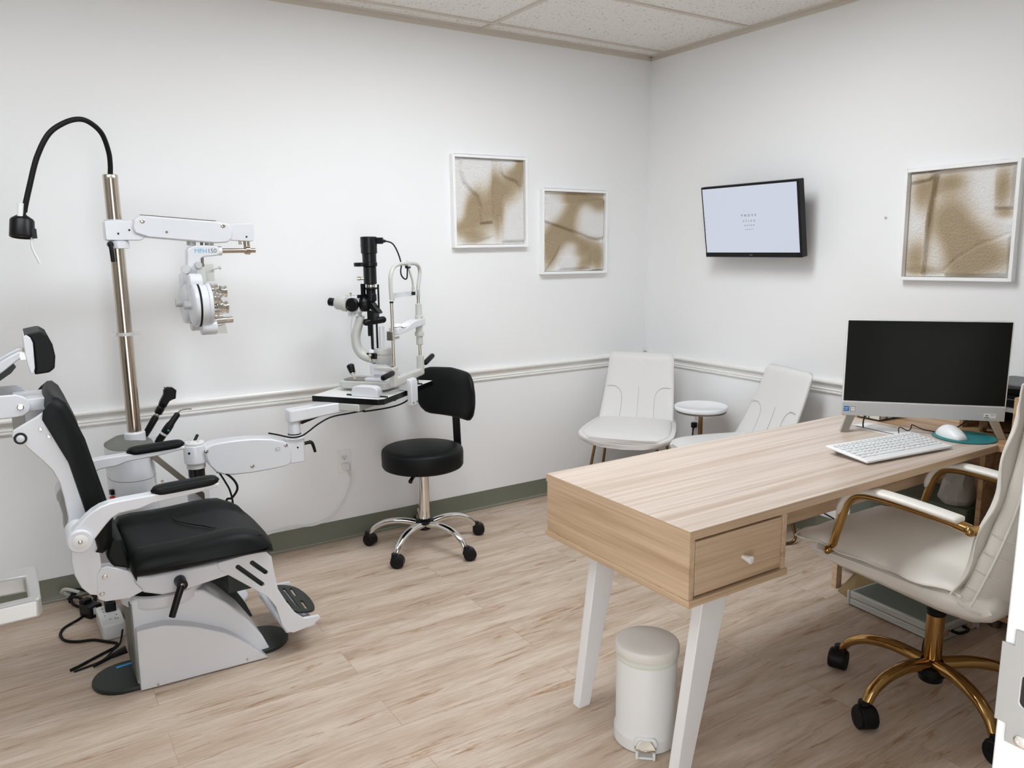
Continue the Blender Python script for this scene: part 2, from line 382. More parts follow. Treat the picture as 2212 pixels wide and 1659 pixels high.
obj('curved_cover', B(EO).loops([[(x, y, z) for x, z in [(-2.875, .27), (-2.875, .318), (-2.83, .312), (-2.783, .262), (-2.722, .19), (-2.682, .118), (-2.66, .06), (-2.70, .06), (-2.78, .2)]] for y in (-.735, -.68)]), M_DGREEN, ped, bevel=.004, label='dark green-grey curved cover')
obj('swivel_ring', B(EO).lathe((-2.98, -.83, .27), (0, 0, 1), [(.120, 0), (.130, .01), (.130, .044), (.124, .048), (.116, .048), (.112, .04)], 48), M_WENAMEL, ped)
obj('swivel_neck', B(EO).lathe((-2.98, -.83, .31), (0, 0, 1), [(.112, 0), (.110, .02), (.10, .095)], 48), M_BLACK, ped)
obj('socket_panel', B(EO).bx(-3.093, -3.088, -.93, -.72, .03, .30), M_GREYGREEN, ped)
# seat frame rails and footrest brackets, slots cut through the bracket
rail = [(-3.078, .421), (-3.03, .413), (-2.893, .408), (-2.825, .409), (-2.80, .38), (-2.785, .356), (-2.93, .339), (-3.0, .339), (-3.056, .362), (-3.078, .397)]
brk = [(-2.825, .409), (-2.685, .420), (-2.66, .410), (-2.645, .39), (-2.640, .336), (-2.630, .266), (-2.603, .209), (-2.574, .16), (-2.545, .132), (-2.49, .128), (-2.483, .118), (-2.515, .096), (-2.585, .088), (-2.608, .098), (-2.624, .128), (-2.641, .202), (-2.668, .248), (-2.715, .290), (-2.785, .352), (-2.823, .385)]
def slot(x0, z0, x1, z1, r=.0075, n=6):
    a = math.atan2(z1 - z0, x1 - x0); P = []
    for (cx, cz, s) in ((x1, z1, -90), (x0, z0, 90)):
        P += [(cx + r * math.cos(a + math.radians(s + 180 * k / n)), cz + r * math.sin(a + math.radians(s + 180 * k / n))) for k in range(n + 1)]
    return P
fr = obj('seat_frame', B(EO).prism(rail, 'y', -1.0, -.65).bx(-3.06, -2.70, -.98, -.67, .398, .43), M_WENAMEL, ec, bevel=.006)
for s in (0, 1):
    y = both(-1.004)[s]; dr = 1 if s == 0 else -1
    fb = obj('footrest_bracket', B(EO).plate(brk, [slot(-2.712, .384, -2.668, .337), slot(-2.760, .380, -2.683, .297)], lambda a, c, d: (a, y + d * dr, c), .014), M_WENAMEL, ec, bevel=.002)
    lk = obj('link_plate', B(EO).prism([(-3.185, .455), (-3.168, .476), (-3.150, .478), (-3.082, .442), (-3.075, .40), (-3.055, .372), (-3.097, .358), (-3.165, .364), (-3.183, .376), (-3.188, .397)], 'y', y - .006 * dr, y + .012 * dr), M_WENAMEL, ec, bevel=.003)
    for p in ((-3.160, .445), (-3.172, .392)):
        obj('screw', screw(B(EO), (p[0], y - .006 * dr, p[1]), (0, -dr, 0), .0075, .004), M_STEEL, lk)
obj('slot_shade_block', B(EO).bx(-2.79, -2.645, -.985, -.665, .285, .395), M_DGREEN, fr, label='dark block added for the shade inside the bracket slots')  # dark block added so the slots look shaded inside
obj('foot_tray', B(EO).bx(-2.612, -2.50, -1.0, -.65, .088, .108), M_WENAMEL, ec, bevel=.008)
out = smooth2([(-2.585, -.96), (-2.51, -.965), (-2.475, -.93), (-2.462, -.82), (-2.475, -.72), (-2.51, -.685), (-2.585, -.69)], 2)
holes = []
for k, x in enumerate((-2.568, -2.540, -2.512)):
    for y0, y1 in ((-.93, -.86), (-.80, -.73)) if k != 1 else ((-.93, -.73),):
        holes.append([(p[1], p[0]) for p in slot(y0, x, y1, x + .004, .005)])
obj('foot_plate', B(EO).plate(out, holes, lambda a, c, d: (a, c, .130 + d - (a + 2.53) * .25), .008), M_DGREEN, ec, bevel=.0015, label='dark slotted foot plate')
lvv = obj('lock_lever', B(EO).cyl((-2.945, -1.0, .376), (-2.945, -1.045, .376), .019, .017).tube([(-2.945, -1.035, .376), (-2.96, -1.045, .345), (-2.985, -1.05, .280)], .0125, 12, rr=.0105), M_BLACK, ec, label='black clamping lever')
obj('screw', screw(B(EO), (-2.945, -1.045, .376), (0, -1, 0), .007, .002), M_DKSTEEL, lvv)
# seat cushion with side bolsters
seat = [(-3.09, .462), (-3.088, .490), (-3.075, .506), (-3.03, .510), (-2.96, .508), (-2.89, .510), (-2.82, .514), (-2.77, .515), (-2.73, .510), (-2.69, .496), (-2.66, .476), (-2.638, .452), (-2.634, .430), (-2.69, .434), (-2.78, .436), (-2.90, .434), (-3.03, .436), (-3.075, .440)]
Ls = []
for k in range(33):
    t = -1 + 2 * k / 32; y = YC + t * .247
    e = max(0, (abs(t) - .90) / .10); shr = 1 - math.sqrt(max(0, 1 - e * e))
    bol = -.016 * (1 - min(1, max(0, (abs(t) - .48) / .16)) ** 1.5) + .006 * math.exp(-((abs(t) - .72) / .12) ** 2)
    L = []
    for x, z in seat:
        top = z > .445; zz = z + (bol if top and z > .46 else 0)
        if top and z > .46: zz -= shr * .03
        xx = x + (-.012 if x > -2.65 else .012 if x < -3.08 else 0) * shr
        if not top: zz += shr * .015
        L.append((xx - (.02 * abs(t) ** 3 if x > -2.7 else 0), y, zz))
    Ls.append(L)
st = obj('seat', B(EO).loops(Ls), M_VINYL, ec, smooth=60)
ctop = .4995
obj('seam', B(EO).tube([(-2.905, -.705, .499), (-2.90, -.76, .500), (-2.865, -.83, .502), (-2.83, -.88, .503), (-2.81, -.925, .505)], .0022, 6), M_BLACK, st)
for s in (0, 1):
    y = both(-1.035)[s]
    obj('seam', B(EO).tube([(-3.06, y, .506), (-2.95, y, .5085), (-2.82, y, .514), (-2.74, y, .508), (-2.68, y, .486)], .0016, 6), M_BLACK, st)
obj('rear_cushion', B(EO).loops([[(x, y, z) for x, z in [(-3.150, .505), (-3.137, .552), (-3.122, .562), (-3.10, .552), (-3.085, .47), (-3.083, .448), (-3.135, .470)]] for y in (-1.0, -.65)]), M_VINYL, ec, bevel=.012, seg=3)
# back: side plates, cushion, hinge
bp_up = [(-3.357, .925), (-3.352, .940), (-3.331, .952), (-3.291, .973), (-3.262, .992), (-3.250, .985), (-3.178, .620), (-3.170, .590), (-3.166, .485), (-3.181, .461), (-3.184, .395), (-3.205, .402), (-3.226, .430), (-3.241, .475), (-3.245, .52), (-3.243, .556), (-3.250, .60), (-3.240, .657), (-3.245, .715), (-3.252, .768), (-3.267, .809), (-3.291, .845), (-3.327, .892), (-3.350, .910)]
for s in (0, 1):
    y = both(-1.022)[s]; dr = 1 if s == 0 else -1
    pl_ = obj('back_plate', B(EO).prism(bp_up, 'y', y, y + .014 * dr), M_WENAMEL, ec, bevel=.003)
    obj('pivot', B(EO).lathe((-3.336, y, .916), (0, -dr, 0), [(.017, 0), (.017, .003), (.0165, .004)], 24), M_BLACK, pl_, label='black ring pivot')
    obj('pivot_cap', B(EO).lathe((-3.336, y - .004 * dr, .916), (0, -dr, 0), [(.0105, 0), (.0105, .002), (.008, .003)], 20), M_WENAMEL, pl_)
    for p in ((-3.284, .936), (-3.266, .912)):
        obj('screw', screw(B(EO), (p[0], y, p[1]), (0, -dr, 0), .005, .003), M_STEEL, pl_)
back = [(-3.262, .985), (-3.258, 1.010), (-3.248, 1.022), (-3.235, 1.022), (-3.218, 1.005), (-3.205, .972), (-3.196, .944), (-3.178, .890), (-3.158, .79), (-3.137, .689), (-3.129, .624), (-3.134, .565), (-3.148, .535), (-3.164, .524), (-3.174, .535), (-3.182, .591), (-3.196, .665), (-3.225, .82)]
Ls = []
for k in range(25):
    t = -1 + 2 * k / 24; y = YC + t * .207; e = max(0, (abs(t) - .88) / .12); shr = 1 - math.sqrt(max(0, 1 - e * e))
    cx, cz = -3.195, .77
    Ls.append([(x + (.016 * (abs(t) ** 2 - .5) if i < 14 else 0) * (1 - shr) - shr * (.016 if i < 14 else -.004), y, z + shr * (-.02 if z > .95 else .015 if z < .56 else 0)) for i, (x, z) in enumerate(back)])
bc = obj('back_cushion', B(EO).loops(Ls), M_VINYL, ec, smooth=60)
obj('back_crossbar', B(EO).bx(-3.252, -3.232, -1.01, -.64, .78, .90), M_WENAMEL, ec, bevel=.004)
# armrests
arm = [(-3.250, .605), (-3.250, .630), (-3.235, .650), (-3.218, .664), (-3.200, .682), (-3.182, .696), (-3.160, .707), (-3.135, .713), (-3.10, .7155), (-2.96, .7185), (-2.835, .7225), (-2.822, .718), (-2.828, .708), (-2.92, .697), (-3.02, .691), (-3.059, .680), (-3.085, .679), (-3.112, .677), (-3.133, .667), (-3.150, .650), (-3.165, .633), (-3.188, .606), (-3.20, .590), (-3.222, .583), (-3.242, .588)]
for s in (0, 1):
    y = both(-1.130)[s]; dr = 1 if s == 0 else -1
    ar = obj('armrest', B(EO).prism(arm, 'y', y, y + .046 * dr).cyl((-3.221, y - .012 * dr, .616), (-3.221, y + .11 * dr, .616), .034, n=32), M_WENAMEL, ec, bevel=.004)
    obj('hinge_cap', B(EO).lathe((-3.221, y - .012 * dr, .616), (0, -dr, 0), [(.020, 0), (.020, .0015), (.019, .002)], 28), M_WMATTE, ar)
    obj('screw', screw(B(EO), (-3.221, y - .014 * dr, .616), (0, -dr, 0), .006, .002), M_STEEL, ar)
    yc = y + .023 * dr; Ls = []
    for k in range(21):
        t = k / 20; x = -3.020 + .200 * t; r = math.sqrt(max(0.0, 1 - (2 * t - 1) ** 8)); r = max(r, .15)
        zc = .722 + .006 * t
        Ls.append([(x, yc + .029 * r * math.copysign(abs(math.cos(a)) ** .8, math.cos(a)), zc + .0165 * r * math.copysign(abs(math.sin(a)) ** .8, math.sin(a))) for a in [2 * PI * j / 20 for j in range(20)]])
    obj('arm_pad', B(EO).loops(Ls), M_VINYL, ar, smooth=70)
# headrest, its folding arm (runs on to the left behind the chair back)
hb = [(-3.300, 1.198), (-3.292, 1.205), (-3.282, 1.196), (-3.277, 1.179), (-3.279, 1.106), (-3.284, 1.088), (-3.291, 1.090), (-3.296, 1.112), (-3.300, 1.15)]
hc = [(-3.299, 1.204), (-3.28, 1.208), (-3.255, 1.212), (-3.236, 1.199), (-3.226, 1.172), (-3.222, 1.136), (-3.227, 1.100), (-3.242, 1.088), (-3.282, 1.085), (-3.277, 1.106), (-3.276, 1.180), (-3.283, 1.197)]
hr = obj('headrest', B(EO).loops([[(x + (.02 * (1 - abs(t) ** 2) * -1 if x > -3.25 else 0), YC + .115 * t, z) for x, z in hc] for t in [-1 + k / 6 for k in range(13)]]), M_VINYL, ec, bevel=.008, seg=3, smooth=55)
obj('headrest_plate', B(EO).prism(hb, 'y', YC - .117, YC + .117), M_WENAMEL, hr, bevel=.002)
obj('headrest_bracket', B(EO).bx(-3.312, -3.283, YC - .075, YC - .069, 1.128, 1.15).bx(-3.312, -3.283, YC + .069, YC + .075, 1.128, 1.15).cyl((-3.306, YC - .082, 1.140), (-3.306, YC + .082, 1.140), .0085), M_STEEL, hr)
ha = obj('headrest_arm', B(EO).loops([[(x, y, z) for x, z in [(-3.50, 1.045), (-3.50, 1.010), (-3.36, 1.094), (-3.322, 1.124), (-3.302, 1.134), (-3.302, 1.148), (-3.314, 1.150), (-3.335, 1.140), (-3.37, 1.120)]] for y in (YC - .065, YC - .030)])
         .loops([[(x, y, z) for x, z in [(-3.50, 1.045), (-3.50, 1.010), (-3.36, 1.094), (-3.322, 1.124), (-3.302, 1.134), (-3.302, 1.148), (-3.314, 1.150), (-3.335, 1.140), (-3.37, 1.120)]] for y in (YC + .030, YC + .065)]), M_WENAMEL, ec, bevel=.003)
obj('gas_strut', B(EO).loops([[(x, y, z) for x, z in [(-3.50, 1.005), (-3.50, .98), (-3.34, 1.088), (-3.326, 1.105), (-3.333, 1.118)]] for y in (YC - .06, YC - .03)]), M_DGREEN, ha)
lk2 = obj('lift_link', B(EO).prism([(-3.55, 1.031), (-3.335, 1.029), (-3.318, 1.022), (-3.304, 1.008), (-3.300, .992), (-3.305, .976), (-3.320, .964), (-3.34, .961), (-3.55, .961)], 'y', YC - .105, YC - .09), M_WENAMEL, ec, bevel=.003)
obj('lift_link', B(EO).prism([(-3.55, 1.031), (-3.335, 1.029), (-3.318, 1.022), (-3.304, 1.008), (-3.300, .992), (-3.305, .976), (-3.320, .964), (-3.34, .961), (-3.55, .961)], 'y', YC + .09, YC + .105), M_WENAMEL, ec, bevel=.003)
obj('screw', screw(B(EO), (-3.327, YC - .105, .991), (0, -1, 0), .009, .004), M_STEEL, lk2)
obj('link_block', B(EO).bx(-3.345, -3.245, YC - .088, YC + .088, .972, 1.010), M_WENAMEL, ec, bevel=.003)
obj('link_post', B(EO).bx(-3.352, -3.318, YC - .08, YC + .08, .90, .965).cyl((-3.50, YC - .1, 1.0), (-3.50, YC + .1, 1.0), .02), M_GREYPL, ec, bevel=.002)

# ================================================================== INSTRUMENT STAND
SO = (-2.965, -.35, 0); SY = -.35
stand = thing('instrument_stand', 'white ophthalmic instrument stand with steel pole, gooseneck lamp and swing arms by wall', 'instrument stand', SO)
body = smooth2([(-3.050, -.19), (-3.075, -.28), (-3.062, -.39), (-3.00, -.445), (-2.925, -.43), (-2.895, -.34), (-2.905, -.20)], 3)
cb = obj('cabinet', B(SO).prism(body, 'z', .02, .70), M_WENAMEL, stand, bevel=.004)
obj('cabinet_top', B(SO).loops([[(x, y, .70) for x, y in body], [(x * .55 - 2.985 * .45, y * .55 - .33 * .45, .728) for x, y in body]]), M_GREYGREEN, cb, label='grey-green sloping top')
obj('panel_line', B(SO).loops([[(-2.965 + (x + 2.965) * 1.004, -.33 + (y + .33) * 1.004, z) for x, y in body] for z in (.577, .579)]), M_GREYGREEN, cb)
obj('screw', screw(B(SO), (-2.895, -.442, .565), (.4, -.9, 0), .006, .003), M_CHROME, cb)
for z, m, h, nm in ((.652, M_BLACK, .03, 'rocker_switch'), (.534, M_BLACK, .02, 'rocker_switch'), (.508, M_RED, .018, 'power_switch')):
    obj(nm, B(SO).box((-3.066, -.375, z), (.014, .02, h), .3), m, cb, bevel=.002, label='red power switch' if m == M_RED else 'black switch')
obj('base_plate', B(SO).prism(rrect(-3.055, -2.60, -.47, -.14, .06), 'z', 0, .02), M_WENAMEL, stand, bevel=.004)
pole = obj('pole', B(SO).cyl((-2.965, SY, .70), (-2.965, SY, 1.715), .0255, n=40), M_NICKEL, stand)
obj('pole_socket', B(SO).lathe((-2.965, SY, .705), (0, 0, 1), [(.038, 0), (.038, .045), (.034, .05), (.026, .05)], 40), M_WENAMEL, stand)
obj('pole_cap', B(SO).lathe((-2.965, SY, 1.705), (0, 0, 1), [(.0262, 0), (.0262, .012), (.024, .015), (.01, .016)], 32), M_STEEL, pole)
obj('cable_clip', B(SO).lathe((-2.965, SY, 1.128), (0, 0, 1), [(.0258, 0), (.031, 0), (.031, .012), (.0258, .012)], 32, cap=False).bx(-3.012, -2.992, SY - .004, SY + .004, 1.128, 1.140).bx(-2.938, -2.912, SY - .004, SY + .004, 1.128, 1.140), M_GREYPL, pole)
# gooseneck lamp on top of pole
gp = [(-2.965, SY, 1.71), (-2.962, SY - .01, 1.755), (-2.966, SY - .03, 1.80), (-2.985, SY - .06, 1.855), (-3.02, SY - .09, 1.885), (-3.057, SY - .115, 1.892), (-3.104, SY - .135, 1.874), (-3.155, SY - .15, 1.832), (-3.196, SY - .15, 1.755), (-3.225, SY - .15, 1.665), (-3.244, SY - .15, 1.60), (-3.250, SY - .15, 1.575)]
gn = obj('gooseneck', B(SO).tube(gp, .0088, 14, 8), M_RUBBER, stand, label='black gooseneck lamp arm')
ax = Vector((-.10, -.15, -1)).normalized(); hp = Vector((-3.257, SY - .15, 1.568))
lh = obj('lamp_head', B(SO).lathe(hp, ax, [(.012, -.02), (.012, 0), (.016, .004), (.033, .016), (.036, .022), (.0375, .075), (.034, .078), (.030, .070)], 36), M_BLACK, stand, label='black cylindrical lamp head')
obj('lamp_lens', B(SO).lathe(hp + ax * .068, ax, [(.0305, 0), (.029, .003), (.01, .004)], 28), M_CLEAR, lh)
obj('lamp_plug', B(SO).cyl((-3.258, SY - .168, 1.603), (-3.264, SY - .172, 1.560), .0095, .0085, 14), M_WMATTE, lh, label='white connector')
obj('lamp_handle', B(SO).bx(-3.236, -3.222, SY - .185, SY - .165, 1.488, 1.52), M_BLACK, lh)
obj('wire_grip', B(SO).tube([(-3.234, SY - .175, 1.50), (-3.240, SY - .178, 1.475), (-3.238, SY - .178, 1.45), (-3.226, SY - .178, 1.415), (-3.224, SY - .178, 1.405)], .0042, 10), M_WMATTE, lh, label='white curved grip')
# upper balance arm
ua = obj('arm_hub', B(SO).prism([(-2.999, 1.482), (-3.003, 1.488), (-3.003, 1.548), (-2.999, 1.553), (-2.88, 1.553), (-2.86, 1.545), (-2.86, 1.50), (-2.885, 1.482)], 'y', SY - .034, SY + .034), M_WENAMEL, stand, bevel=.004)
obj('hub_ring', B(SO).lathe((-2.965, SY, 1.55), (0, 0, 1), [(.034, 0), (.034, .008), (.027, .008)], 32), M_WENAMEL, ua)
obj('hub_ring', B(SO).lathe((-2.958, SY, 1.452), (0, 0, 1), [(.03, 0), (.036, .002), (.036, .028), (.03, .03)], 32), M_WENAMEL, ua)
obj('clamp_lever', B(SO).cyl((-2.99, SY - .03, 1.468), (-2.99, SY - .048, 1.468), .011).tube([(-2.99, SY - .045, 1.468), (-2.989, SY - .05, 1.44), (-2.987, SY - .05, 1.405)], .0075, 10), M_BLACK, ua, label='black clamp lever')
armp = [(-2.905, 1.508), (-2.912, 1.53), (-2.905, 1.556), (-2.885, 1.572), (-2.85, 1.572), (-2.60, 1.553), (-2.565, 1.545), (-2.553, 1.52), (-2.555, 1.49), (-2.575, 1.472), (-2.62, 1.470), (-2.86, 1.492)]
ba = obj('balance_arm', B(SO).prism(armp, 'y', SY - .042, SY + .042), M_WENAMEL, stand, bevel=.006)
for x, z, m, r in ((-2.876, 1.553, M_STEEL, .0085), (-2.588, 1.538, M_STEEL, .0085), (-2.795, 1.513, M_DKSTEEL, .0045)):
    obj('screw', screw(B(SO), (x, SY - .042, z), (0, -1, 0), r, .003), m, ba)
obj('cover_line', B(SO).box((-2.745, SY - .02, 1.5665), (.27, .03, .0016), mtx=Matrix.Rotation(.075, 3, 'Y')), M_DKSTEEL, ba)
ae = obj('arm_end', B(SO).prism([(-2.575, 1.482), (-2.575, 1.545), (-2.474, 1.548), (-2.469, 1.544), (-2.471, 1.480), (-2.476, 1.476)], 'y', SY - .034, SY + .034), M_WENAMEL, stand, bevel=.003)
for x, z in ((-2.96, 1.507), (-2.922, 1.520), (-2.499, 1.495)):
    obj('grub_screw', B(SO).cyl((x, SY - .0342, z), (x, SY - .0352, z), .0036, n=14), M_BLACK, ua if x < -2.6 else ae)
obj('hanger', B(SO).cyl((-2.492, SY, 1.48), (-2.492, SY, 1.428), .013, n=24).cyl((-2.515, SY + .01, 1.48), (-2.515, SY + .01, 1.465), .006, n=12), M_NICKEL, ae)
# swing-arm column for the table
hx, hy = -2.755, -.37
cl = obj('swing_column', B(SO).cyl((hx, hy, .02), (hx, hy, .53), .042, n=36), M_WENAMEL, stand)
obj('column_collar', B(SO).lathe((hx, hy, .528), (0, 0, 1), [(.040, 0), (.040, .012), (.033, .016)], 36), M_WENAMEL, cl)
obj('black_shaft', B(SO).cyl((hx, hy, .54), (hx, hy, .585), .0315, n=36), M_BLACKSAT, cl, label='black shaft section')
obj('shaft_collar', B(SO).lathe((hx, hy, .580), (0, 0, 1), [(.036, 0), (.036, .018), (.030, .02)], 36), M_GREYPL, cl)
hd = obj('swing_head', B(SO).lathe((hx, hy, .598), (0, 0, 1), [(.036, 0), (.043, .004), (.044, .07), (.042, .078), (.03, .079)], 40).bx(hx, hx + .07, hy - .03, hy + .03, .605, .67), M_WENAMEL, stand, bevel=.003)
dsk = obj('swing_cap', B(SO).lathe((hx, hy, .677), (0, 0, 1), [(.036, 0), (.038, .003), (.037, .009), (.033, .011)], 40), M_WMATTE, stand)
for k in range(4):
    a = .4 + k * PI / 2; obj('screw', screw(B(SO), (hx + .024 * math.cos(a), hy + .024 * math.sin(a), .688), (0, 0, 1), .0035, .002), M_CHROME, dsk)
obj('cap_lever', B(SO).tube([(hx + .005, hy + .02, .685), (hx + .016, hy + .03, .700), (hx + .02, hy + .035, .704)], .006, 10), M_BLACK, hd)
obj('grub_screw', B(SO).cyl((hx - .028, hy - .034, .650), (hx - .0295, hy - .0360, .650), .0045, n=12), M_BLACK, hd)
pn = [(-2.728, .655), (-2.720, .668), (-2.70, .675), (-2.66, .679), (-2.61, .680), (-2.54, .677), (-2.46, .665), (-2.41, .648), (-2.385, .632), (-2.378, .61), (-2.380, .56), (-2.388, .545), (-2.406, .538), (-2.47, .534), (-2.545, .532), (-2.621, .536), (-2.66, .544), (-2.69, .560), (-2.712, .59), (-2.722, .62)]
pa = obj('lift_arm', B(SO).prism(pn, 'y', -.415, -.335), M_WENAMEL, stand, bevel=.006)
for x, z in ((-2.720, .652), (-2.402, .630), (-2.545, .562)):
    obj('screw', screw(B(SO), (x, -.415, z), (0, -1, 0), .008, .003), M_STEEL, pa)
sk = obj('label_sticker', B(SO).box((-2.4375, -.4156, .6175), (.019, .0008, .013)), M_GREYINK, pa); 
obj('label_face', B(SO).box((-2.4375, -.4161, .6175), (.0165, .0008, .0105)), M_WMATTE, pa)
obj('label_mark', B(SO).box((-2.4415, -.4166, .618), (.004, .0008, .003)).box((-2.433, -.4166, .6165), (.002, .0008, .004)), M_INK, pa)
eb = obj('end_block', B(SO).loops([[(x, y, z) for x, y in rrect(-2.395, -2.316, -.413, -.337, .02)] for z in (.545, .652)]), M_WENAMEL, stand, bevel=.004)
obj('grub_screw', B(SO).cyl((-2.352, -.4135, .612), (-2.352, -.4145, .612), .004, n=12), M_BLACK, eb)
obj('clamp_lever', B(SO).cyl((-2.317, -.385, .618), (-2.29, -.392, .622), .0075).tube([(-2.296, -.39, .624), (-2.282, -.395, .616), (-2.272, -.398, .577)], .0085, 10, rr=.006), M_BLACK, eb, label='black angled clamp lever')
ep = obj('end_post', B(SO).lathe((-2.354, -.385, .652), (0, 0, 1), [(.029, 0), (.029, .012), (.0255, .015), (.0255, .07)], 32), M_WENAMEL, stand)
obj('post_ring', B(SO).lathe((-2.354, -.385, .664), (0, 0, 1), [(.0275, 0), (.0275, .006), (.0255, .006)], 32), M_BLACK, ep)
up = Vector((-2.354, -.385, 0)); ue = Vector((-2.13, -.395, 0))
ta = obj('table_arm', B(SO).loops([[(-2.382, -.36, .722), (-2.382, -.41, .722), (-2.382, -.41, .775), (-2.382, -.36, .775)], [(-2.375, -.352, .722), (-2.368, -.418, .722), (-2.368, -.418, .775), (-2.375, -.352, .775)], [(-2.20, -.352, .738), (-2.19, -.42, .738), (-2.19, -.42, .785), (-2.20, -.352, .785)], [(-2.10, -.352, .745), (-2.09, -.42, .745), (-2.09, -.42, .782), (-2.10, -.352, .782)]]), M_WENAMEL, stand, bevel=.006)
obj('arm_slot', B(SO).loops([[(-2.325, y, .7255), (-2.325, y, .707), (-2.23, y, .7335)] for y in (-.40, -.37)]), M_BLACK, ta)
TA = Matrix.Rotation(.6591, 3, 'Z'); TO = Vector((-2.028, -.581, .81))
def tw(u, wv, z): return TO + TA @ Vector((u, wv, z))
obj('table_beam', B(SO).box(tw(.12, .16, -.043), (.26, .10, .032), mtx=TA).box(tw(.08, .235, -.048), (.10, .06, .03), mtx=TA), M_GREYPL, stand, bevel=.004)
tb = obj('instrument_table', B(SO).loops([[tw(u, v, z) for u, v in [(-.005, .02), (.015, .0), (.50, .0), (.50, .345), (-.008, .345)]] for z in (-.026, -.001)]), M_BLACKSAT, stand, bevel=.0015, label='small white instrument table with black edge')
obj('table_top', B(SO).loops([[tw(u, v, z) for u, v in [(-.004, .021), (.016, .001), (.499, .001), (.499, .344), (-.007, .344)]] for z in (-.001, 0)]), M_WMATTE, tb)
def rel(p, q): return tw(*p)
obj('cable', B(SO).tube([(-2.46, -.375, .682), (-2.43, -.40, .676), (-2.38, -.42, .661), (-2.34, -.425, .662), (-2.31, -.425, .675), (-2.26, -.425, .705), (-2.20, -.425, .728), (-2.12, -.43, .735), (-2.06, -.445, .742)] + [tw(.02, .10, -.062), tw(.12, .04, -.062), tw(.22, .02, -.060), tw(.32, .03, -.05), tw(.31, .06, -.04), tw(.20, .05, -.045)], .0036, 8), M_RUBBER, stand, label='black cable under the table arm')
obj('cable', B(SO).tube([(-2.685, -.40, .557), (-2.65, -.41, .545), (-2.62, -.415, .51), (-2.612, -.415, .475), (-2.635, -.41, .44), (-2.655, -.40, .43), (-2.67, -.38, .34), (-2.70, -.36, .2)], .0048, 8), M_RUBBER, stand, label='black cable looping below the lift arm')
obj('cable', B(SO).tube([(-2.675, -.40, .553), (-2.655, -.405, .51), (-2.64, -.41, .47), (-2.63, -.40, .40), (-2.63, -.39, .25), (-2.66, -.37, .18)], .0038, 8), M_RUBBER, stand)
obj('brace', B(SO).loops([[Vector(p) + Vector((0, 0, dz)) + Vector((0, dy, 0)) for dz, dy in ((-.016, -.012), (.016, -.012), (.016, .012), (-.016, .012))] for p in ((-2.92, -.415, .668), (-2.742, -.412, .468))]), M_DKSTEEL, stand, label='dark steel brace')
obj('well_holder', B(SO).box((-2.885, -.29, .672), (.05, .13, .05)), M_WENAMEL, stand, bevel=.006)

# ================================================================== PHOROPTER (hangs from the balance arm)
PO = (-2.70, -.36, 1.30); PY = -.36
ph = thing('phoropter', 'white and chrome phoropter with lens dials hanging from the swing arm', 'phoropter', PO)
obj('hanging_rod', B(PO).cyl((-2.64, PY, 1.441), (-2.462, PY, 1.441), .0095, n=20).cyl((-2.50, PY, 1.441), (-2.484, PY, 1.441), .0165, n=24), M_NICKEL, ph)
mb = obj('mount_bracket', B(PO).prism(smooth2([(-2.725, 1.462), (-2.62, 1.464), (-2.605, 1.455), (-2.605, 1.428), (-2.622, 1.420), (-2.668, 1.419), (-2.682, 1.408), (-2.684, 1.35), (-2.69, 1.31), (-2.735, 1.31), (-2.732, 1.37), (-2.728, 1.41)], 2), 'y', PY - .021, PY + .021), M_WENAMEL, ph, bevel=.005)
obj('rod_sleeve', B(PO).cyl((-2.612, PY, 1.441), (-2.594, PY, 1.441), .018, n=24), M_WMATTE, mb)
RX = Matrix.Rotation(PI / 2, 4, 'X')
text('lettering', 'MPH', .0235, mat('light_blue_ink', '6FB4D8', .5), mb, Matrix.Translation((-2.676 - PO[0], PY - .0215 - PO[1], 1.4405 - PO[2])) @ RX, .0003)
text('lettering', '150', .0235, M_GREYINK, mb, Matrix.Translation((-2.634 - PO[0], PY - .0215 - PO[1], 1.4405 - PO[2])) @ RX, .0003)
for x, r in ((-2.705, .0165), (-2.638, .0165)):
    obj('top_knob', B(PO).lathe((x, PY, 1.462), (0, 0, 1), [(r * .6, 0), (r, .002), (r, .024), (r * .9, .027)], 28), M_SILVER, ph)
obj('tilt_screw', B(PO).cyl((-2.664, PY + .01, 1.49), (-2.668, PY + .01, 1.36), .0055, n=12), M_DKSTEEL, ph)
obj('side_knob', B(PO).lathe((-2.735, PY - .022, 1.372), (-.25, -1, 0), [(.017, 0), (.0175, .004), (.0175, .02), (.016, .022)], 28), M_SILVER, ph)
obj('side_knob', B(PO).lathe((-2.692, PY - .022, 1.387), (.1, -1, 0), [(.012, 0), (.0135, .004), (.0135, .014), (.012, .016)], 24), M_SILVER, ph)
obj('center_yoke', B(PO).bx(-2.70, -2.665, PY - .03, PY + .03, 1.30, 1.38).bx(-2.665, -2.63, PY - .012, PY + .012, 1.325, 1.39).cyl((-2.64, PY - .02, 1.37), (-2.612, PY - .02, 1.375), .004, n=10).cyl((-2.612, PY - .02, 1.375), (-2.605, PY - .02, 1.376), .007, n=12), M_GREYPL, ph, bevel=.003)
